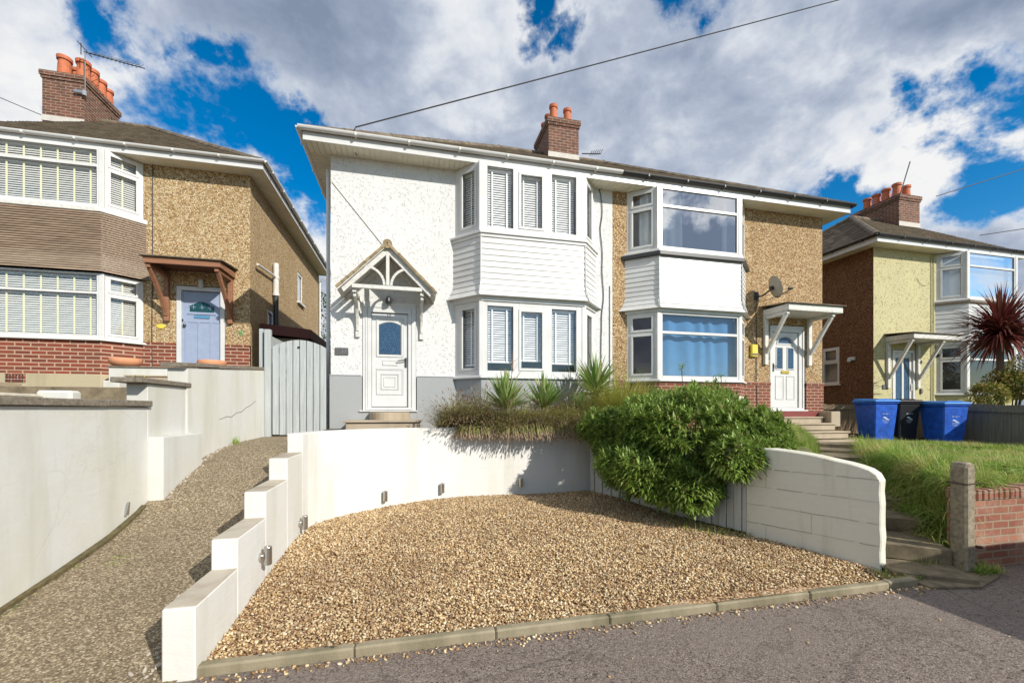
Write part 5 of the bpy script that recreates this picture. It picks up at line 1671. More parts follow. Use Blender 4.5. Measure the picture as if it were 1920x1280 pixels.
P, Q = (3.905, 4.31), (4.44, 3.18); Fb, L = seg_frame(P, Q)
if Fb.n[0] > 0: Fb.n = (-Fb.n[0], -Fb.n[1])
top = lambda s: -.44 - .005 - .2 * max(0, (s / L) - .12) ** 2 * 1.1 - (.035 if s > L - .08 else 0)
m = MB()
pts = [(0, -1.62)] + [(L, -1.62)] + [(L + random.uniform(-.012, .004), lerp(-1.5, top(L) - .05, t / 7)) for t in range(8)] + [(L - .035, top(L - .035) + .004)] + [(L * t / 14, top(L * t / 14) + random.uniform(-.005, .003)) for t in range(13, -1, -1)]
m.fprism(Fb, pts, -.20, 0)
m.build('wall_body', M['blockpaint'], WB, bevel=.012)
rows = [-1.62, -1.545, -1.33, -1.115, -.90, -.685, -.40]
m = MB()
for r in range(1, len(rows) - 1):
    z = rows[r]; s = 0.01
    while s < L - .03:
        e = min(s + random.uniform(.10, .4), L - .02); n = max(1, int((e - s) / .06))
        P_l = [Fb.p(lerp(s, e, t / n), .0045, z + random.uniform(-.003, .003)) for t in range(n + 1)]
        if all(p[2] < top(e) - .03 for p in P_l): m.tube(P_l, random.uniform(.0010, .0026), 5)
        s = e + random.uniform(0, .06)
    for k, sv in enumerate([.22] if r % 3 == 1 else [.67] if r % 3 == 2 else []):
        if .05 < sv < L - .05 and rows[r + 1] < top(sv): m.tube([Fb.p(sv, .0045, z), Fb.p(sv + random.uniform(-.003, .003), .0045, rows[r + 1] - .02)], .0010, 5)
m.build('mortar_joints', plain('dirty_joint', (.26, .23, .15), .95), WB)
m = MB(); pts = [(-2.700, 7.0, -.14), (-2.695, 7.2, -.10), (-2.688, 7.35, -.11), (-2.672, 7.5, -.05), (-2.662, 7.7, -.03), (-2.650, 7.85, .04), (-2.640, 8.0, .07), (-2.628, 8.2, .15)]
m.tube([(lerp(-2.78, -2.62, (y - 6.2) / 2.42) + .002, y, z) for x, y, z in pts], .0035, 5); m.build('crack', M['dark'], WL)
# white pier in front of the neighbour's base
PW = empty('white_pier', (5.6, 6.9, -.5), 'short white painted block pier showing above the big green bush', 'pier')
m = MB()
for i in range(5):
    z = -.42 + i * .135; j = random.uniform(-.008, .008); ta = .0 if i < 4 else .03
    m.hexa([(5.52 + j, 6.50, z), (5.92 + j, 6.50, z), (5.92 + j, 6.82, z), (5.52 + j, 6.82, z), (5.53 + j + ta, 6.51 + ta, z + .128), (5.91 + j - ta, 6.51 + ta, z + .128), (5.91 + j - ta, 6.81 - ta, z + .128), (5.53 + j + ta, 6.81 - ta, z + .128)])
m.build('blocks', M['blockpaint'], PW, bevel=.012)

# brick wall, right foreground, and concrete post
BW = empty('brick_wall', (8, 3.15, -1.6), 'weathered red brick wall with a soldier course on top, right beside the concrete post', 'wall')
m = MB(); m.box(5.44, 16, 3.06, 3.27, -1.7, -.915); m.build('wall_body', M['brick_wall'], BW, bevel=.004)
x = 5.43; bricks = MB()
while x < 12:
    j = random.uniform(-.004, .004); bricks.box(x + .005, x + .07, 3.055 + j, 3.275 + j, -.912, -.805 + random.uniform(-.008, .004)); x += .077
bricks.build('soldier_course', M['brick_wall'], BW, bevel=.008)
m = MB(); m.box(5.44, 12, 3.07, 3.26, -.912, -.83); m.build('mortar', M['concrete'], BW)
CP = empty('concrete_post', (5.27, 3.03, -1.6), 'lichened concrete gatepost with a rusty wire band, left end of the brick wall', 'post')
m = MB(); a, y0 = 5.225, 2.98
prof = [(0, -1.62), (.125, -1.62), (.125, -.56), (.11, -.525), (.09, -.51), (.035, -.51), (.015, -.525), (0, -.56)]
m.fprism(Frame((a, y0), (1, 0), (0, -1)), prof, -.14, 0)
cmat = plain('lichened_post_concrete', (.27, .23, .16), .95, var=.45, scale=26, bump=.006)
m.build('post_body', cmat, CP, bevel=.018)
m = MB(); z = -.72
m.tube([(a - .01, y0 - .01, z), (a + .137, y0 - .01, z + .01), (a + .137, y0 + .152, z), (a - .01, y0 + .152, z), (a - .01, y0 - .01, z)], .006, 6)
m.tube([(a + .137, y0 - .012, z), (a + .165, y0 - .03, z + .01)], .006, 6)
m.tube([(a + .12, y0 - .005, -1.33), (a + .16, y0 - .02, -1.335)], .016, 8)
m.build('wire_band', plain('rusty_wire', (.07, .04, .025), .8), CP)

# fences at the right
def board_fence(name, P, Q, z0, ztop, mat, label, w=.1, gap=.006, rail=True, cap=None):
    E = empty(name, (P[0], P[1], z0), label, 'fence')
    F, L = seg_frame(P, Q); m = MB(); s = 0; k = 0
    while s < L:
        m.pbox(F, s + gap / 2, min(s + w, L) - gap / 2, -.02 + random.uniform(-.003, .003), .0 + random.uniform(-.003, .003), z0, ztop(s / L) + random.uniform(-.008, .008)); s += w
    m.build('boards', M[mat], E)
    m = MB()
    for f in (.12, .85):
        za = lerp(z0, ztop(0), f)
        m.hexa([F.p(0, .0, za), F.p(L, .0, lerp(z0, ztop(1), f)), F.p(L, .04, lerp(z0, ztop(1), f)), F.p(0, .04, za)] +
               [F.p(0, .0, za + .08), F.p(L, .0, lerp(z0, ztop(1), f) + .08), F.p(L, .04, lerp(z0, ztop(1), f) + .08), F.p(0, .04, za + .08)])
    m.build('rail', M[mat], E)
    return E
board_fence('boundary_fence', (12.95, 8.6), (12.2, 4.6), -.95, lambda t: .22 - .22 * t, 'fencedark', 'dark weathered board fence right of the bins, below the shrub and spiky palm', w=.14)
board_fence('passage_fence', (10.25, 9.9), (13.4, 9.6), -.8, lambda t: .16, 'fencebrown', 'low brown board fence in the gap behind the wheelie bins', w=.09)
m = MB(); m.hexa([(10.35, 9.1, -.75), (10.45, 9.1, -.75), (10.45, 9.2, -.75), (10.35, 9.2, -.75), (10.42, 9.1, .42), (10.52, 9.1, .5), (10.52, 9.2, .5), (10.42, 9.2, .42)])
o = m.build('leaning_post', M['fencebrown'], loc=(10.4, 9.15, -.75)); tag(o, 'leaning wooden post at the corner of the golden pebbledash house', 'post')

# ================================================================== WALL LIGHTS
def norm_at(i):
    a, b = Vector(WALL[i]), Vector(WALL[i + 1]); d = (b - a).normalized(); return (d.y, -d.x)
def wall_light(x, y, nx, ny, z, label):
    o = empty('wall_light', (x, y, z), label, 'wall light', 'steel spotlights along the foot of the curved white wall')
    m = MB(); c = (x + nx * .062, y + ny * .062)
    m.lathe((c[0], c[1], z - .075), [(.029, 0), (.031, .004), (.031, .148), (.029, .152), (.024, .152), (.024, .14)], 20)
    m.build('spotlight', M['steel'], o)
    m = MB(); m.tube([(x + nx * .001, y + ny * .001, z - .01), (x + nx * .018, y + ny * .018, z - .01)], .038, 16)
    m.tube([(x, y, z), (c[0], c[1], z)], .014, 8); m.build('mounting_plate', M['steel'], o)
wall_light(-1.25, 3.98, 1, 0, -1.235, 'nearest steel up-down light on the stepped white wall, beside the largest visible step')
wall_light(-1.25, 5.26, 1, 0, -1.285, 'steel up-down light just before the white wall starts to curve')
nx_, ny_ = norm_at(5); wall_light(-.40, 6.535, nx_, ny_, -1.265, 'steel up-down light on the curve below the front door of the white house')
nx_, ny_ = norm_at(7); wall_light(.46, 6.805, nx_, ny_, -1.23, 'steel up-down light on the white wall below the left end of the lavender')
wall_light(1.78, 6.945, 0, -1, -1.22, "steel light in the bush's shadow at the back of the gravel")
m = MB()
m.tube([(-2.79, 5.02, -1.06), (-2.775, 5.04, -.93)], .012, 6); m.tube([(-2.79, 5.06, -1.05), (-2.775, 5.05, -.93)], .010, 6)
o = m.build('metal_peg', M['steel'], loc=(-2.79, 5.04, -1.06)); tag(o, 'small metal peg leaning at the foot of the left retaining wall', 'peg')

# ================================================================== BINS
def bin_(x, y, z, rz, body, lid, label, wheels=True):
    o = empty('wheelie_bin', (x, y, z), label, 'bin', 'wheelie bins at the end of the garden path')
    o.rotation_euler[2] = rz
    base = Vector((x, y, z))
    def B_(m, name, mat, par, bev=0.0, smooth=False):
        m.v = [(a + x, b + y, c + z) for a, b, c in m.v]
        return m.build(name, mat, par, bevel=bev, smooth=smooth)
    m = MB()
    b0 = [(-.22, -.26, .03), (.22, -.26, .03), (.22, .20, .03), (-.22, .20, .03)]
    b1 = [(-.27, -.34, .93), (.27, -.34, .93), (.27, .30, .93), (-.27, .30, .93)]
    m.hexa(b0 + b1)
    m.hexa([(-.285, -.355, .93), (.285, -.355, .93), (.285, .31, .93), (-.285, .31, .93), (-.295, -.365, .985), (.295, -.365, .985), (.295, .32, .985), (-.295, .32, .985)])
    bd = B_(m, 'bin_body', M[body], o, .02)
    m = MB(); m.hexa([(-.31, -.39, .988), (.31, -.39, .988), (.31, .32, .988), (-.31, .32, .988), (-.29, -.36, 1.035), (.29, -.36, 1.035), (.28, .30, 1.075), (-.28, .30, 1.075)])
    m.box(-.17, .17, -.30, .2, 1.035, 1.062)
    B_(m, 'lid', M[lid], o, .014)
    m = MB(); m.tube([(-.26, .36, 1.0), (.26, .36, 1.0)], .018, 8); m.tube([(-.25, .30, .96), (-.25, .36, 1.0)], .016, 6); m.tube([(.25, .30, .96), (.25, .36, 1.0)], .016, 6); B_(m, 'handle', M[lid], o)
    for s in (-.25, .25):
        m = MB(); m.tube([(s - .025, .2, .1), (s + .025, .2, .1)], .1, 16); B_(m, 'wheel', M['tyre'], o)
    # printed crest: swoosh over two lines of small print
    m = MB(); yf = lambda zz: -.26 - .08 * (zz - .03) / .9 - .003
    def q(a, b, c, d): m.poly([(a, yf(c), c), (b, yf(c), c), (b, yf(d), d), (a, yf(d), d)])
    for i in range(9):
        if i % 4 != 3: q(-.085 + i * .018, -.073 + i * .018, .70, .715)
        if i % 5 != 2: q(-.07 + i * .016, -.059 + i * .016, .52, .53)
    for i in range(6): q(-.045 + i * .016, -.034 + i * .016, .495, .504)
    pts = [(-.075, .61), (-.045, .645), (.0, .625), (.05, .585), (.085, .58), (.05, .565), (.0, .585), (-.03, .605)]
    m.poly([(a, yf(c), c) for a, c in pts][::-1]); q(-.08, .085, .555, .561)
    B_(m, 'printed_crest', M['print'], bd)
    return o
bin_(10.95, 8.0, -.80, math.radians(-14), 'binblue', 'binlid', 'blue wheelie bin nearest the door steps, left of the black one')
bin_(11.58, 7.95, -.80, math.radians(-10), 'binblack', 'binblack', 'black wheelie bin between the two blue ones')
bin_(12.1, 7.35, -.86, math.radians(-16), 'binblue', 'binlid', 'blue wheelie bin right of the black one, beside the dark fence')

# ================================================================== LEFT FRONT GARDEN
S_ = empty('entrance_steps', (-6.3, 10.8, .4), 'white painted entrance steps up to the lavender door of the slatted bay house', 'steps')
m = MB(); m.box(-6.25, -4.05, 10.7, YL - .02, .35, .90); m.build('landing', M['wallpaint_left'], S_, bevel=.01)
m = MB(); m.box(-6.28, -4.02, 10.67, YL - .02, .902, .93); m.build('landing_slab', M['coping'], S_, bevel=.005)
for i, (x0, x1, y0, z) in enumerate([(-5.75, -4.0, 10.35, .72), (-5.70, -4.0, 10.0, .55), (-5.72, -4.0, 9.65, .38)]):
    m = MB(); m.box(x0, x1, y0, 10.69, z - .3, z - .03); m.box(x0 - .02, x1, y0 - .03, y0 + .34, z - .03, z); m.build('step', M['stepstone'], S_, bevel=.008)
m = MB(); m.box(-5.35, -5.1, 9.0, 9.5, .0, .52); m.build('side_block', M['wallpaint_left'], S_, bevel=.015)
def bowl(x, y, z, label):
    m = MB(); m.lathe((x, y, z), [(.16, 0), (.24, .04), (.285, .11), (.275, .18), (.27, .185), (.25, .18), (.24, .12)], 24)
    o = m.build('planter_bowl', M['bowl'], loc=(x, y, z), smooth=True); tag(o, label, 'planter', "terracotta bowls on the left house's entrance landing")
    for k in range(14):
        pass
    s = MB(); s.lathe((x, y, z + .14), [(.245, 0), (.2, .03), (.01, .04)], 16); s.build('compost', M['soil'], o)
bowl(-6.08, 10.95, .93, 'pale terracotta bowl in front of the brick base, left of the lavender door')
bowl(-4.42, 10.95, .93, 'pale terracotta bowl mostly hidden behind the coping, right of the lavender door')
m = MB(); m.box(-8.1, -6.75, 8.9, 9.35, .0, .47); o = m.build('timber_planter', M['planter'], loc=(-7.4, 9.1, 0), bevel=.006)
o['label'] = 'low timber planter with a small green plant below the air brick, left edge'; o['category'] = 'planter'
m = MB(); m.box(-6.83, -6.742, 8.892, 8.91, -.0, .478); m.build('corner_post', M['fencedark'], o)
m = MB()
m.hexa([(-8.0, 6.2, .17), (-4.75, 6.2, .16), (-4.75, 6.9, .16), (-8, 6.9, .17), (-8.0, 6.2, .215), (-4.75, 6.2, .205), (-4.75, 6.9, .205), (-8, 6.9, .215)])
o = m.build('slab_on_blocks', plain('cream_stone_slab', (.56, .52, .42), .8, var=.2, scale=12), loc=(-6, 6.5, .0), bevel=.012); tag(o, 'cream stone slab laid on white blocks just behind the left coping', 'garden_slab')  # plain stone slab resting on white blocks, no seat
for (a, b, c, d) in ((-5.55, -4.85, 6.15, 6.3), (-4.85, -4.45, 6.9, 7.1)):
    m = MB(); m.box(a, b, c, d, -.02, .165 if b < -4.8 else .26); m.build('white_block', M['wallpaint_left'], o, bevel=.03)

# ================================================================== AERIALS, OVERHEAD WIRES
A = empty('tv_aerial', (-9.9, 16.1, 10.2), 'television aerial pointing right from the chimney of the left house', 'aerial')
m = MB(); m.tube([(-9.72, 15.62, 9.7), (-9.72, 15.62, 10.95)], .014, 6)
m.tube([(-9.75, 15.62, 10.93), (-8.1, 15.5, 10.63)], .014, 6); m.build('mast', M['dark'], A)
m = MB()
for i in range(13):
    t = .12 + i / 13 * .86; p = Vector((-9.75, 15.62, 10.93)).lerp(Vector((-8.1, 15.5, 10.63)), t)
    l = .17 - .004 * i; m.tube([tuple(p + Vector((-.04, -l, .05 - .17))), tuple(p + Vector((.04, l, .17)))], .007, 5)
m.tube([(-9.75, 15.5, 10.75), (-9.75, 15.5, 11.1)], .012, 5); m.tube([(-9.72, 15.3, 11.0), (-9.72, 15.9, 11.0)], .012, 5)
m.build('elements', M['dark'], A)
m = MB(); m.tube([(-9.74, 15.63, 9.75), (-9.74, 15.63, 9.6)], .05, 8); m.box(-10.0, -9.7, 15.6, 15.63, 9.66, 9.74); m.build('bracket', M['chrome'], A)
A = empty('fallen_aerial', (5.4, 12.2, 7.8), 'small black aerial lying on the roof just right of the middle chimney', 'aerial')
m = MB(); c = Vector((5.32, 11.9, 7.68)); m.tube([tuple(c + Vector((-.35, 0, 0))), tuple(c + Vector((.3, .1, .14)))], .015, 6)
for k in range(6): m.tube([tuple(c + Vector((-.1 + .07 * k, .0, .02 * k - .03))), tuple(c + Vector((.0 + .07 * k, .05, .16 + .02 * k)))], .01, 5)
m.build('elements', M['black'], A)
m = MB(); m.tube([(18.05, 12.3, 8.1), (18.28, 12.1, 9.35)], .02, 6); o = m.build('aerial_mast', M['slate'], loc=(18.1, 12.3, 8.0)); tag(o, 'thin bare mast leaning beside the chimney pots of the yellow house', 'mast')
def at(u, v, d):
    a = (u - CXP) / F_PX; b = (HORZ - v) / F_PX
    s, c = math.sin(YAW), math.cos(YAW); return (d * (s + a * c), d * (c - a * s), d * b)
def overhead(p, q, sag, label, r=.012, ext=1):
    if ext > 1:   # carry the run on past the frame towards its far pole
        q = tuple(p[i] + (q[i] - p[i]) * ext for i in range(3)); sag *= 1.0
    m = MB(); wire(m, p, q, sag, r); o = m.build('overhead_wire', M['cable'], loc=p); tag(o, label, 'wire', 'overhead telephone wires'); return o
e0 = (-1.0, YW - .48, 5.16)
overhead(e0, at(2300, -210, 16), .25, 'long telephone wire crossing the sky from the left eaves of the white house', .012, 2.2)
m_ = MB(); m_.tube([(-1.0, YW - .47, 5.16), (-1.1, YW - .40, 5.02), (-1.08, YW - .3, 4.9), (-1.02, YW - .1, 4.86)], .009, 6); m_.build('cable_end', M['cable'], H)
overhead((20.1, 12.4, 8.4), at(2200, 225, 22), .1, 'upper wire running right from the chimney of the yellow house', .018, 3)
overhead(at(1838, 441, 17), at(2100, 400, 22), .05, 'lower wire over the roof of the yellow house at the right edge', .018, 3)
overhead(at(-120, 130, 14), at(78, 216, 14.5), .02, 'short wire reaching the left chimney from the left edge', .012)
overhead((X1 + .35, YW - .3, 4.9), at(1612, 398, 17), .06, 'short wire between the pebbledash eaves and the chimney of the yellow house', .012)

# ================================================================== VAN (added out of frame to the right, shaped to throw the pavement shadow)
VN = empty('shadow_van', (7.5, .05, -1.6), 'added unseen dark van beyond the right edge, shaped to throw the pavement shadow', 'van')
m = MB()
st = [(5.30, .74, .30, .72), (5.34, .82, .24, .95), (5.42, .85, .22, .96), (5.69, .85, .22, 1.46), (5.86, .84, .22, 1.74), (6.05, .83, .22, 1.82), (7.5, .83, .2, 1.86), (9.6, .83, .22, 1.84), (9.75, .80, .3, 1.70)]
for sx, hw, zb, zs in st:
    m.v += [(sx, .05 - hw, zb - 1.6), (sx, .05 - hw - .015, (zb + zs) / 2 - 1.6), (sx, .05 - hw + .06, zs - 1.6), (sx, .05 + hw - .06, zs - 1.6), (sx, .05 + hw + .015, (zb + zs) / 2 - 1.6), (sx, .05 + hw, zb - 1.6)]
for i in range(len(st) - 1):
    for k in range(6):
        a = i * 6 + k; b = i * 6 + (k + 1) % 6; m.f.append((a, b, b + 6, a + 6))
m.f += [tuple(range(5, -1, -1)), tuple((len(st) - 1) * 6 + k for k in range(6))]
m.build('body', M['carpaint'], VN, bevel=.015)
tg = plain('tinted_glass', (.02, .025, .03), .08)
m = MB(); m.poly([(5.44, -.62, -.58), (5.44, .72, -.58), (5.675, .70, -.16), (5.675, -.60, -.16)]); m.build('windscreen', tg, VN)
m = MB(); m.box(5.95, 6.9, .905, .915, -.55, -.02); m.build('side_window', tg, VN)
for sx in (6.0, 8.9):
    for sy in (-.74, .84):
        m = MB(); m.tube([(sx, sy - .1, -1.27), (sx, sy + .1, -1.27)], .33, 24); wo = m.build('wheel', M['tyre'], VN, bevel=.02)
        s2 = 1 if sy > 0 else -1; m = MB(); m.tube([(sx, sy + s2 * .095, -1.27), (sx, sy + s2 * .106, -1.27)], .2, 16); m.build('rim', M['chrome'], wo)
for sy in (-.55, .65):
    m = MB(); m.box(5.27, 5.31, sy - .1, sy + .1, -1.08, -.94); m.build('headlight', M['soffit'], VN, bevel=.01)

# ================================================================== GRAVEL STONES
def ico():
    t = (1 + 5 ** .5) / 2
    v = np.array([(-1, t, 0), (1, t, 0), (-1, -t, 0), (1, -t, 0), (0, -1, t), (0, 1, t), (0, -1, -t), (0, 1, -t), (t, 0, -1), (t, 0, 1), (-t, 0, -1), (-t, 0, 1)], float)
    v /= np.linalg.norm(v[0])
    f = np.array([(0, 11, 5), (0, 5, 1), (0, 1, 7), (0, 7, 10), (0, 10, 11), (1, 5, 9), (5, 11, 4), (11, 10, 2), (10, 7, 6), (7, 1, 8), (3, 9, 4), (3, 4, 2), (3, 2, 6), (3, 6, 8), (3, 8, 9), (4, 9, 5), (2, 4, 11), (6, 2, 10), (8, 6, 7), (9, 8, 1)])
    return v, f
def rand_rot(n):
    q = rng.normal(size=(n, 4)); q /= np.linalg.norm(q, axis=1)[:, None]
    w, x, y, z = q.T
    return np.stack([1 - 2 * (y * y + z * z), 2 * (x * y - z * w), 2 * (x * z + y * w), 2 * (x * y + z * w), 1 - 2 * (x * x + z * z), 2 * (y * z - x * w), 2 * (x * z - y * w), 2 * (y * z + x * w), 1 - 2 * (x * x + y * y)], 1).reshape(n, 3, 3)
def stones(name, pts, size, mat, label=None, cat=None, parent=None, flat=.55):
    n = len(pts); v, f = ico()
    s = size * rng.uniform(.55, 1.35, n)
    asp = np.stack([rng.uniform(.8, 1.35, n), rng.uniform(.6, 1.0, n), rng.uniform(.35, .7, n)], 1) * s[:, None]
    jit = 1 + rng.uniform(-.22, .22, (n, 12, 1))
    R = rand_rot(n)
    tilt = rng.uniform(0, 1, n) < flat
    a = rng.uniform(0, 2 * np.pi, n); ca, sa = np.cos(a), np.sin(a); tx = rng.normal(0, .3, n)
    Rf = np.zeros((n, 3, 3)); Rf[:, 0, 0] = ca; Rf[:, 0, 1] = -sa; Rf[:, 1, 0] = sa; Rf[:, 1, 1] = ca; Rf[:, 2, 2] = 1; Rf[:, 2, 0] = tx
    R[tilt] = Rf[tilt]
    V = v[None] * jit * asp[:, None, :]
    V = np.einsum('nij,nkj->nki', R, V) + np.asarray(pts)[:, None, :]
    Fc = (f[None] + (np.arange(n) * 12)[:, None, None]).reshape(-1, 3)
    o = arr_obj(name, V.reshape(-1, 3), Fc, mat, parent)
    if label: tag(o, label, cat)
    return o
GP = [(-1.24, 3.0), (4.43, 3.0), (4.40, 3.2), (3.89, 4.30), (3.0, 6.86), (3.0, 6.93)] + [(a, b) for a, b in offset_line(WALL, -.012)[::-1][1:]]
pts = []
while len(pts) < 84000:
    x = rng.uniform(-1.25, 4.45); y = 3.0 + rng.uniform(0, 3.95)
    # keep nearer stones dense, thin out with distance slightly
    if in_poly(x, y, GP):
        pts.append((x, y, grav_z(x, y) + rng.uniform(-.008, .010)))
o = stones('gravel', pts, .0108, M['pebble'], 'golden brown gravel spread over the parking bay inside the white wall', 'gravel'); o['kind'] = 'stuff'
pts = []
for _ in range(420):
    x = rng.uniform(-1.25, 4.8); y = 2.885 - abs(rng.normal(0, .045)); pts.append((x, y, -1.595))
for _ in range(14):
    pts.append((rng.uniform(-1, 5), rng.uniform(2.0, 2.9), -1.595))
for _ in range(90):
    pts.append((rng.uniform(-1.25, 4.5), rng.uniform(2.9, 3.0), -1.507))
o = stones('stray_gravel', pts, .011, M['pebble'], 'stray stones scattered along the foot of the kerb on the pavement', 'gravel'); o['kind'] = 'stuff'
pts = []
for (yc, n) in ((3.75, 60), (3.2, 40), (4.45, 75), (4.9, 25), (2.9, 25)):
    for _ in range(n):
        y = rng.normal(yc, .14); x = -1.44 - abs(rng.normal(0, .09)); pts.append((x, y, ramp_z(y) + .006))
for _ in range(120):
    y = rng.uniform(5.4, 7.9); xw = -2.655 if y < 6.3 else -2.72; pts.append((xw + abs(rng.normal(0, .035)), y, ramp_z(y) + .004))
o = stones('loose_stones', pts, .016, mk_pebble() if False else plain('grey_stone', (.42, .37, .30), .9, var=.3), 'loose grey stones gathered at both edges of the sloping path', 'stones'); o['kind'] = 'stuff'

# ================================================================== PLANTS
def blades(roots, dirs, length, width, segs, droop, fold=0.0, taper=.9, base_w=.6):
    """sword or grass blades: roots (n,3), dirs (n,3) start direction; returns V, F (quads), islands"""
    n = len(roots); roots = np.asarray(roots, float); dirs = np.asarray(dirs, float)
    dirs /= np.linalg.norm(dirs, axis=1)[:, None]
    length = np.broadcast_to(np.asarray(length, float), (n,)); width = np.broadcast_to(np.asarray(width, float), (n,)); droop = np.broadcast_to(np.asarray(droop, float), (n,))
    side = np.cross(dirs, np.array([0, 0, 1.])); bad = np.linalg.norm(side, axis=1) < .05
    side[bad] = np.array([1, 0, 0]); side /= np.linalg.norm(side, axis=1)[:, None]
    rows = []
    p = roots.copy(); d = dirs.copy()
    for i in range(segs + 1):
        t = i / segs
        w = width * (base_w + (1 - base_w) * min(1, t * 4)) * max(.03, (1 - t ** 1.8)) if taper else width
        nrm = np.cross(side, d)
        if fold:
            rows.append(np.stack([p - side * (w / 2)[:, None] + nrm * (w * fold)[:, None], p, p + side * (w / 2)[:, None] + nrm * (w * fold)[:, None]], 1))
        else:
            rows.append(np.stack([p - side * (w / 2)[:, None], p + side * (w / 2)[:, None]], 1))
        p = p + d * (length / segs)[:, None]
        d = d + np.array([0, 0, -1.]) * (droop / segs)[:, None]; d /= np.linalg.norm(d, axis=1)[:, None]
    V = np.stack(rows, 1)                       # n, segs+1, k, 3
    k = V.shape[2]; per = (segs + 1) * k
    base = []
    for i in range(segs):
        for j in range(k - 1): base.append((i * k + j, i * k + j + 1, (i + 1) * k + j + 1, (i + 1) * k + j))
    base = np.array(base)
    Fc = (base[None] + (np.arange(n) * per)[:, None, None]).reshape(-1, 4)
    return V.reshape(-1, 3), Fc
def merge(*parts):
    Vs, Fs, o = [], [], 0
    for V, F in parts:
        Vs.append(V); Fs.append(F + o); o += len(V)
    return np.concatenate(Vs), np.concatenate(Fs)
def leaves(pts, dirs, length, width, curl=.3):
    """broad leaves with a folded midrib"""
    return blades(pts, dirs, length, width, 3, curl, fold=.12, base_w=.25)

# --- big bush
def ell_points(n, c, r, shell=.75):
    d = rng.normal(size=(n, 3)); d /= np.linalg.norm(d, axis=1)[:, None]
    rr = shell + (1 - shell) * rng.uniform(0, 1, n) ** .6
    return np.array(c) + d * rr[:, None] * np.array(r), d
BL = [(at(1285, 815, 6.15), (1.00, .90, .62), 1700), (at(1290, 772, 6.7), (.78, .60, .34), 900), (at(1425, 832, 5.5), (.42, .42, .30), 700), (at(1170, 838, 6.5), (.50, .55, .56), 900),
      (at(1245, 888, 5.75), (.66, .46, .42), 950), (at(1300, 908, 5.4), (.32, .28, .28), 420), (at(1372, 852, 5.2), (.40, .34, .27), 620), (at(1190, 875, 6.0), (.50, .45, .42), 620), (at(1378, 822, 5.9), (.50, .5, .30), 620),
      (at(1265, 925, 5.45), (.24, .22, .20), 220), (at(1300, 800, 7.0), (.8, .4, .42), 500), (at(1140, 800, 6.7), (.34, .34, .28), 300)]
P_, D_ = [], []
for c, r, n in BL:
    p, d = ell_points(n, c, r)
    keep = (p[:, 2] > -1.42)
    p = p[keep]; d = d[keep]
    # lumpy outline
    lump = np.array([mnoise.noise(Vector(q) * 2.4) for q in p]) * .20 + np.array([mnoise.noise(Vector(q) * 6) for q in p]) * .10
    p = p + d * lump[:, None]
    P_.append(p); D_.append(d)
P_ = np.concatenate(P_); D_ = np.concatenate(D_)
# shoots must be outside most other blobs to carry leaves: drop deep interior ones
depth = np.full(len(P_), 9.0)
for c, r, n in BL:
    e = np.linalg.norm((P_ - np.array(c)) / np.array(r), axis=1); depth = np.minimum(depth, e)
keep = depth > np.where(rng.uniform(0, 1, len(P_)) < .45, .35, .74)
P_, D_ = P_[keep], D_[keep]
parts = []; stems = MB()
up = np.array([0, 0, 1.])
NL = 9
for i in range(NL):
    a = 2 * math.pi * i * .382 + rng.uniform(0, .5, len(P_))
    ax = D_ * .75 + up * .75 + rng.normal(0, .16, P_.shape); ax /= np.linalg.norm(ax, axis=1)[:, None]
    s1 = np.cross(ax, np.array([.3, .9, .1])); s1 /= np.linalg.norm(s1, axis=1)[:, None]; s2 = np.cross(ax, s1)
    spread = .95 - .55 * (i / NL)
    d = ax * (1 - spread * .45) + (s1 * np.cos(a)[:, None] + s2 * np.sin(a)[:, None]) * spread
    root = P_ + ax * (.085 * (i / NL) - .03)
    L = rng.uniform(.085, .14, len(P_)) * (1.1 - .4 * i / NL)
    parts.append(leaves(root, d, L, L * .30, .8))
Vb, Fb_ = merge(*parts)
BU = empty('bush', (4.2, 5.7, -1.4), 'big leafy green bush spilling over the pale board fence onto the gravel', 'bush')
arr_obj('foliage', Vb, Fb_, M['leaf'], BU)
st = MB()
for k in range(40):
    c, r, n = BL[k % len(BL)]; d = rng.normal(size=3); d /= np.linalg.norm(d)
    tip = np.array(c) + d * np.array(r) * .85; b = np.array([4.2 + rng.uniform(-.3, .3), 5.8 + rng.uniform(-.3, .3), -1.3]); mid = (tip + b) / 2 + np.array([0, 0, .15])
    st.tube([tuple(b), tuple(mid), tuple(tip)], [.022, .013, .005], 5)
st.build('stems', M['twig'], BU)
# two leggy shoots standing above the bush
for (u, v, d_) in ((1278, 690, 6.6), (1352, 708, 6.8)):
    p = np.array(at(u, v, d_)); n = 26
    dd = rng.normal(size=(n, 3)); dd[:, 2] = np.abs(dd[:, 2]) * .5; rt = p + rng.normal(0, .035, (n, 3))
    V, F = leaves(rt, dd, rng.uniform(.06, .10, n), .026, .8); arr_obj('shoot', V, F, M['leaf'], BU)
    m = MB(); m.tube([tuple(p), tuple(p + np.array([.02, .0, -.3]))], .006, 5); m.build('shoot_stem', M['twig'], BU)

def d_ok(x, y):
    d, s_, z = path_info(x, y); return s_ < 0 and d > .5
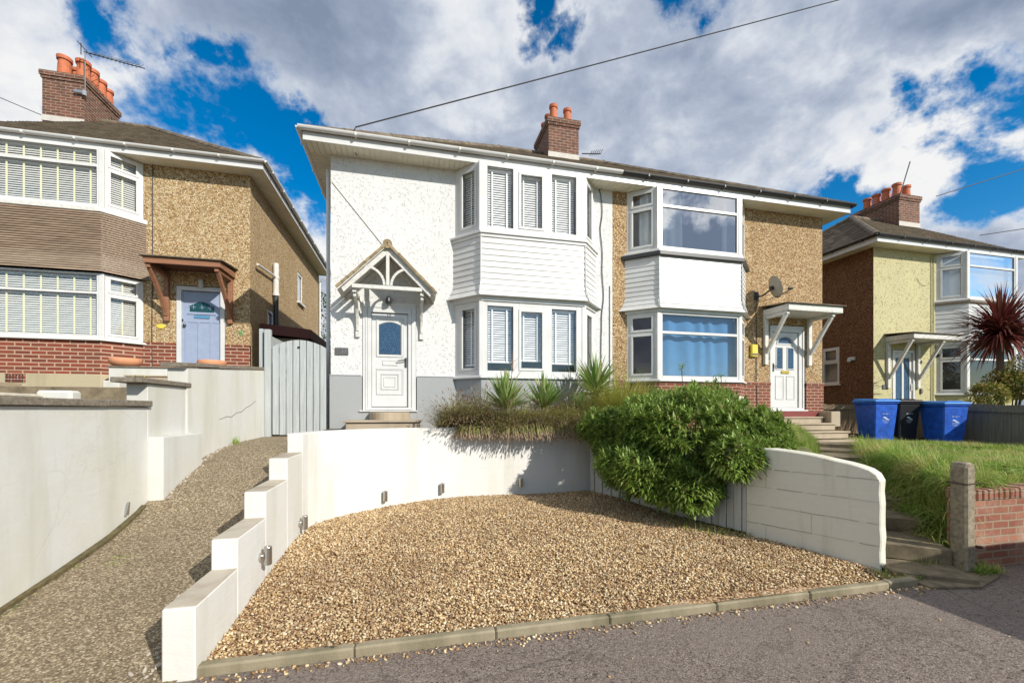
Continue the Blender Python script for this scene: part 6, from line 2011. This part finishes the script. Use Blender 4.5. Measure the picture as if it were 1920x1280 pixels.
# --- yuccas
def sword_plant(name, c, n, L, w, mat, label, cat, group=None, spread=1.0, droop=.35, trunk=None, low=.12):
    o = empty(name, (c[0], c[1], trunk[0] if trunk else c[2]), label, cat, group)
    a = rng.uniform(0, 2 * np.pi, n); el = np.clip(rng.beta(1.6, 1.3, n), 0, 1) * (math.pi / 2 - low) + low
    d = np.stack([np.cos(a) * np.cos(el) * spread, np.sin(a) * np.cos(el) * spread, np.sin(el)], 1)
    root = np.array(c) + d * .04
    Ls = L * rng.uniform(.75, 1.1, n)
    V, F = blades(root, d, Ls, w * rng.uniform(.8, 1.15, n), 6, droop * rng.uniform(.4, 1.8, n), fold=.22, base_w=.6)
    arr_obj('leaves', V, F, M[mat], o)
    if trunk:
        m = MB(); z0 = trunk[0]; r = trunk[1]
        m.tube([(c[0] + .02, c[1], z0), (c[0] - .02, c[1], (z0 + c[2]) / 2), (c[0], c[1], c[2] + .02)], [r * 1.2, r, r * .9], 10); m.build('trunk', M['trunk'], o)
    return o
G = 'yucca rosettes growing in the bed above the white wall'
sword_plant('yucca', (1.62, 7.30, .0), 115, .66, .074, 'yucca', 'large yucca rosette, leftmost in the bed, against the grey plinth', 'yucca', G, droop=.15)
sword_plant('yucca', (2.34, 7.36, .0), 105, .62, .070, 'yucca', 'yucca rosette in the middle of the bed, behind a thin bare sapling', 'yucca', G, droop=.15)
sword_plant('yucca', (3.45, 7.6, .30), 130, .76, .062, 'yucca', 'tallest yucca, on a short trunk, in front of the right end of the white bay', 'yucca', G, trunk=(-.36, .07), low=-.3)
sword_plant('yucca', (3.0, 7.22, .0), 50, .30, .045, 'yucca', 'smallest yucca tuft, low in the bed between the two bigger ones', 'yucca', G)

# --- lavender and heather along the wall top
def tuft_cloud(name, centers, nper, L, mat, matHead, label, cat, flop=(0, -.35, 0), head=True, w=.0075, headlen=.055, spread=.9, droop=.9):
    o = empty(name, (centers[0][0], centers[0][1], -.36), label, cat)
    R, D, Ls = [], [], []
    for (x, y, z, r) in centers:
        n = int(nper * r / .3)
        a = rng.uniform(0, 2 * np.pi, n); q = rng.uniform(0, 1, n) ** .5
        d = np.stack([np.cos(a) * q * spread + flop[0], np.sin(a) * q * spread + flop[1], np.full(n, .75) + rng.normal(0, .15, n)], 1)
        R.append(np.array([x, y, z]) + np.stack([np.cos(a) * q, np.sin(a) * q, np.zeros(n)], 1) * r * .35 + rng.normal(0, .02, (n, 3))); D.append(d); Ls.append(rng.uniform(.35, 1.3, n) * (L * r / .3) * rng.uniform(.75, 1.2))
    R = np.concatenate(R); D = np.concatenate(D); Ls = np.concatenate(Ls)
    V, F = blades(R, D, Ls, w, 4, droop, base_w=.9)
    arr_obj('stems', V, F, M[mat], o)
    if head:
        tips = V.reshape(len(R), 5, 2, 3)[:, 4].mean(1); prev = V.reshape(len(R), 5, 2, 3)[:, 3].mean(1)
        dd = tips - prev; sel = rng.uniform(0, 1, len(R)) < .75
        parts = []
        for k in range(3):
            j = rng.normal(0, .25, (sel.sum(), 3)) * np.linalg.norm(dd[sel], axis=1)[:, None]
            parts.append(blades(tips[sel] - dd[sel] * .3, dd[sel] + j * .5, headlen * rng.uniform(.6, 1.2, sel.sum()), .011, 3, .2, base_w=.6))
        V2, F2_ = merge(*parts); arr_obj('seed_heads', V2, F2_, M[matHead], o)
    # soft leafy base
    n = len(R) // 1; pr = R + rng.normal(0, .06, R.shape) + D * (Ls * rng.uniform(.1, .55, len(Ls)))[:, None]
    dd = D + rng.normal(0, .5, D.shape)
    V3, F3 = blades(pr, dd, rng.uniform(.03, .07, n), .007, 2, .3, base_w=.6); arr_obj('foliage', V3, F3, M[mat], o)
    return o
cs_ = []
for i in range(14):
    x = .52 + i * .19; cs_.append((x + .05 * math.sin(i * 4.1), 6.98 + .08 * math.sin(i * 2.1), -.28 + .05 * math.sin(i * 1.1), .29 + .12 * math.sin(i * 2.9)))
for i in range(9): cs_.append((.95 + i * .28, 7.3, -.26, .27))
for i in range(5): cs_.append((.72 + i * .13, 7.22, -.24, .40))
tuft_cloud('lavender', cs_, 300, .40, 'lav_stem', 'lav_head', 'brown and purple faded lavender sprawling over the top of the white wall', 'lavender', flop=(-.10, -.50, 0), w=.009, headlen=.07)
tuft_cloud('heather', [(1.9 + i * .24, 7.12, -.22, .3) for i in range(7)], 380, .30, 'lime', 'lime', 'low olive green heather between the lavender and the yuccas', 'heather', flop=(0, -.3, 0), head=False, w=.010)
tuft_cloud('lime_shrub', [(3.75, 7.2, -.25, .55), (4.0, 7.4, -.15, .6), (3.65, 7.5, -.15, .55), (4.2, 7.1, -.25, .55), (3.5, 7.1, -.25, .45)], 620, .42, 'lime', 'lime', 'feathery yellow-green shrub between the tall yucca and the big bush', 'shrub', flop=(0, -.1, 0), head=False, w=.010)
tuft_cloud('wiry_shrub', [(3.1, 7.5, -.25, .5), (2.8, 7.7, -.25, .45), (3.3, 7.3, -.25, .45)], 260, .42, 'lav_stem', 'lav_head', 'wiry brown-green shrub below the tallest yucca', 'shrub', flop=(0, -.1, 0), head=True, headlen=.04, w=.009)
o = tuft_cloud('trailing_lavender', [(.95 + i * .2 + .06 * math.sin(i * 5), 6.93, -.29, .30 + .08 * math.sin(i * 2.7)) for i in range(12)], 420, .34, 'lav_stem', 'lav_head', 'dark trailing stems hanging over the edge of the white wall', 'lavender', flop=(-.15, -1.0, 0), w=.010, headlen=.06, droop=2.6)

# broad weeds and a few blown leaves that break up lawn and gravel
n = 900; wx = rng.uniform(5.6, 12.6, n); wy = rng.uniform(3.4, 7.9, n)
keepw = np.array([d_ok(x, y) for x, y in zip(wx, wy)]); wx, wy = wx[keepw], wy[keepw]; n = len(wx)
PP = []; DD = []
for x, y in zip(wx, wy):
    z = bank_z(x, y)
    for k in range(6):
        a = rng.uniform(0, 6.28); PP.append((x, y, z + .04)); DD.append((math.cos(a), math.sin(a), .55))
Lw = rng.uniform(.06, .16, len(PP)); V, F = leaves(PP, DD, Lw, Lw * .4, .8)
o = arr_obj('lawn_weeds', V, F, M['leaf']); tag(o, 'broad leaved weeds scattered through the long grass', 'weeds', kind='stuff')
n = 150; p = []
while len(p) < n:
    x = rng.uniform(-1.2, 4.4); y = rng.uniform(3, 6.9)
    if in_poly(x, y, GP): p.append((x, y, grav_z(x, y) + .02))
d = np.stack([rng.normal(0, 1, n), rng.normal(0, 1, n), np.abs(rng.normal(0, .25, n))], 1)
V, F = leaves(p, d, rng.uniform(.02, .05, n), .018, .4)
o = arr_obj('blown_leaves', V, F, M['deadleaf']); tag(o, 'a few dead leaves blown over the gravel', 'leaf litter', kind='stuff')
# bare sapling
SP = empty('bare_sapling', (1.72, 7.3, -.36), 'thin bare sapling standing in front of the white downstairs bay', 'sapling')
m = MB(); m.tube([(1.72, 7.3, -.36), (1.71, 7.3, .25), (1.73, 7.3, 1.0)], [.013, .010, .003], 6)
for k in range(14):
    z = .05 + k * .06; a = k * 2.4; l = .34 - k * .014
    p0 = Vector((1.715, 7.3, z)); p1 = p0 + Vector((math.cos(a) * l * .6, math.sin(a) * l * .3, l * .35)); p2 = p0 + Vector((math.cos(a) * l, math.sin(a) * l * .5, l * .85))
    m.tube([tuple(p0), tuple(p1), tuple(p2)], [.005, .003, .0015], 4)
m.build('twigs', plain('pale_twig', (.36, .22, .15), .8), SP)
TW = empty('bare_twigs', (2.4, 7.6, -.36), 'tangle of fine bare twigs in front of the plinth below the white bay', 'twigs')
m = MB()
for k in range(34):
    p0 = Vector((2.1 + rng.uniform(0, .8), 7.55, -.3)); q = Vector((rng.uniform(-.4, .4), rng.uniform(-.2, .1), rng.uniform(.3, .75)))
    m.tube([tuple(p0), tuple(p0 + q * .5 + Vector((rng.uniform(-.06, .06), 0, .05))), tuple(p0 + q)], [.004, .003, .0012], 4)
m.build('twigs', M['twig'], TW)

# --- cordyline and variegated shrub, right edge
cp_ = at(1876, 628, 10.6)
sword_plant('cordyline_palm', cp_, 520, 1.18, .062, 'cordy', 'dark red spiky cordyline palm in front of the yellow house, right edge', 'palm', spread=1.0, droop=.9, trunk=(-.9, .07), low=-.7)
def leafy(name, blobs, mat, label, cat, ll=.06, lw=.45, trunk=None, group=None, curl=.4, shell=.6, lumps=.2):
    o = empty(name, (blobs[0][0][0], blobs[0][0][1], trunk[2] if trunk else blobs[0][0][2] - blobs[0][1][2]), label, cat, group)
    Ps, Ds = [], []
    for c, r, n in blobs:
        p, d = ell_points(n, c, r, shell); lump = np.array([mnoise.noise(Vector(q) * 3) for q in p]) * lumps; p = p + d * lump[:, None]; Ps.append(p); Ds.append(d)
    P = np.concatenate(Ps); D = np.concatenate(Ds) + rng.normal(0, .6, (len(P), 3)) + np.array([0, 0, .2])
    Ls = ll * rng.uniform(.6, 1.3, len(P)); V, F = leaves(P, D, Ls, Ls * lw, curl); arr_obj('foliage', V, F, M[mat], o)
    m = MB(); b = trunk if trunk else (blobs[0][0][0], blobs[0][0][1], blobs[0][0][2] - blobs[0][1][2])
    for c, r, n in blobs:
        for _ in range(5):
            t = np.array(c) + rng.normal(0, .45, 3) * np.array(r); mid = (np.array(b) + t) / 2
            m.tube([tuple(b), tuple(mid), tuple(t)], [.03, .018, .006], 5)
    m.build('branches', M['twig'], o)
    return o
c1 = at(1895, 722, 10.6); c2 = at(1850, 738, 10.4); c3 = at(1925, 705, 10.6)
leafy('variegated_shrub', [(c1, (.50, .45, .38), 4200), (c2, (.35, .35, .26), 2000), (c3, (.5, .45, .42), 2600)], 'varieg', 'cream and green variegated shrub above the dark fence at the right edge', 'shrub', .07, .6, trunk=(c1[0], c1[1], -.9))
c1 = at(605, 600, 24); leafy('garden_tree', [(c1, (1.2, 1.2, 1.6), 1800)], 'treeleaf', 'dark green tree far down the passage between the fawn and the white house', 'tree', .14, .5, trunk=(c1[0], c1[1], 0))
c1 = (-7.45, 9.1, .53); leafy('heather_plant', [(c1, (.32, .14, .12), 500)], 'leaf', 'small dark green plant in the timber planter at the left edge', 'plant', .03, .4, trunk=(c1[0], c1[1], .35))
c1 = (-5.02, 9.35, .42); leafy('mossy_plant', [(c1, (.12, .10, .10), 200)], 'lime', 'mossy green tuft beside the white blocks of the left entrance steps', 'plant', .04, .4, trunk=(c1[0], c1[1], .3))

# --- grass: bank, lawn, verges
def grass(n, region, zf, hmin, hmax, w=.006, lean=.45, name='grass', label='', dens=None, mat='grass', droop=.9):
    R, H_ = [], []
    x0, x1, y0, y1 = region
    while len(R) < n:
        x = rng.uniform(x0, x1); y = rng.uniform(y0, y1)
        k = dens(x, y)
        if k <= 0 or rng.uniform() > k: continue
        nn = .5 + .5 * mnoise.noise(Vector((x * 1.9, y * 1.9, 3.1)))
        R.append((x, y, zf(x, y) - .01)); H_.append(lerp(hmin, hmax, min(1, max(0, nn * .75 + rng.uniform(0, .35)))))
    R = np.array(R); H_ = np.array(H_); m = len(R)
    cx_ = np.array([mnoise.noise(Vector((x * 2.2, y * 2.2, 9))) for x, y, z in R]); cy2 = np.array([mnoise.noise(Vector((x * 2.2, y * 2.2, 29))) for x, y, z in R])
    D = np.stack([rng.normal(0, lean, m) + cx_ * .8 - .2, rng.normal(0, lean, m) + cy2 * .8 - .15, np.ones(m)], 1)
    V, F = blades(R, D, H_, w, 3, droop * rng.uniform(.3, 1.6, m), base_w=.8)
    o = arr_obj(name, V, F, M[mat]); tag(o, label, 'grass', kind='stuff'); return o
def d_lawn(x, y):
    d, s, z = path_info(x, y)
    if s > 0 or d < .36: return 0
    if y < 3.3 or x > 12.9: return 0
    if x > 5.35 and y > 8.6: return 0
    if 9 < x and y > 7.9: return .1
    near = 1.0 if y < 5.5 else .8
    return near
grass(52000, (5.0, 12.9, 3.3, 8.2), bank_z, .07, .20, .0085, label='long sunlit grass on the lawn and bank behind the brick wall', dens=d_lawn, name='lawn_grass')
def d_edge(x, y):
    d, s, z = path_info(x, y)
    if s > 0 or d < .24 or d > .85: return 0
    if y < 3.25 or y > 6.8: return 0
    return 1
grass(15000, (4.9, 9, 3.25, 6.8), bank_z, .20, .46, .012, .9, label='long overhanging grass tufts down the right side of the neighbour\'s path', dens=d_edge, name='bank_grass', droop=1.6)
def d_left(x, y):
    d, s, z = path_info(x, y)
    if s < 0 or d < .40 or d > 1.5 or y < 4.6 or y > 7.4: return 0
    xl = interp(y, [(3.2, 4.6), (4.28, 4.1), (6.9, 3.2)])
    return 1 if x > xl + .1 else 0
grass(14000, (4.5, 8.5, 4.6, 7.4), bank_z, .10, .30, .007, label='rough grass between the big bush and the neighbour\'s path', dens=d_left, name='rough_grass')
def d_weed(x, y): return 1 if (math.hypot((x - 4.62) / .4, (y - 3.12) / .16) < 1) else 0
grass(900, (4.2, 5.1, 2.95, 3.3), lambda x, y: -1.56, .02, .07, .010, .9, label='weeds at the foot of the block wall end', dens=d_weed, name='weeds', mat='grass')
def d_w2(x, y):
    # thin weeds along the foot of the fence
    t = (y - 4.3) / (6.86 - 4.3); xl = lerp(3.905, 3.02, t); return 1 if 0 < xl - x < .5 * (.5 + .5 * math.sin(y * 3)) and t > -.1 and rng.uniform() < .5 else 0
grass(700, (2.6, 4.0, 4.2, 5.6), grav_z, .05, .16, .005, 1.0, label='thin straggly weeds in the gravel under the big bush', dens=d_w2, name='gravel_weeds')
def d_w3(x, y): return 1 if (5.3 < x < 5.6 and 2.9 < y < 3.04) or (4.95 < x < 5.15 and 3.1 < y < 3.35) else 0
grass(500, (4.9, 5.6, 2.9, 3.35), lambda x, y: -1.57, .04, .16, .009, .9, label='weeds round the foot of the concrete post', dens=d_w3, name='weeds')
pts_r = []
def d_moss(x, y):
    return 1 if (-2.79 < x < -2.70 and 3.3 < y < 5.2 and mnoise.noise(Vector((0, y * 2.3, 5))) > .0) or (math.hypot(x + 2.45, (y - 4.35) * 1.0) < .10) else 0
grass(1100, (-2.8, -2.3, 3.2, 5.2), lambda x, y: ramp_z(y), .01, .035, .008, 1.2, label='moss and tiny weeds along the edging of the sloping path', dens=d_moss, name='moss')
def d_dark(x, y): return 1 if any(math.hypot((x + 1.50) / .10, (y - yc) / .16) < 1 for yc in (3.75, 4.5)) else 0
grass(500, (-1.7, -1.42, 3.4, 4.8), lambda x, y: ramp_z(y), .015, .05, .009, 1.2, label='weeds at the foot of the stepped wall on the path side', dens=d_dark, name='path_weeds')
def d_t(x, y): return 1
grass(60, (-2.72, -2.62, 7.3, 7.5), lambda x, y: ramp_z(y), .08, .2, .009, .6, label='single weed growing from the foot of the left retaining wall near the gate', dens=d_t, name='wall_weed')

# hedge and trees over the road, which the windows mirror
V = []; Fq = []; n = 90
for i in range(n + 1):
    x = -45 + i; h = 2.6 + 1.5 * mnoise.noise(Vector((x * .23, 0, 0))) + .8 * mnoise.noise(Vector((x * .9, 3, 0)))
    for j, (yy, zz) in enumerate([(-24, -1.7), (-23.6 + .5 * mnoise.noise(Vector((x, 1, 0))), h * .5), (-24.4, h), (-26, h * .9), (-27, -1.7)]): V.append((x, yy, zz))
for i in range(n):
    for j in range(4): k = i * 5 + j; Fq.append((k, k + 5, k + 6, k + 1))
tag(mesh_obj('far_hedge', V, Fq, plain('hedge_green', (.05, .08, .02), .9, var=.6, scale=3, bump=.1)), 'line of hedge and trees on the far side of the road', 'hedge', kind='stuff')

# fallen leaves and litter on the pavement by the kerb
n = 260; p = np.stack([rng.uniform(-1.2, 5.2, n), 2.9 - np.abs(rng.normal(0, .07, n)), np.full(n, -1.592)], 1)
d = np.stack([rng.normal(0, 1, n), rng.normal(0, 1, n), np.abs(rng.normal(0, .25, n))], 1)
V, F = leaves(p, d, rng.uniform(.012, .03, n), .012, .4)
o = arr_obj('leaf_litter', V, F, M['deadleaf']); tag(o, 'dead leaves and crumbs lying along the kerb', 'leaf litter', kind='stuff')
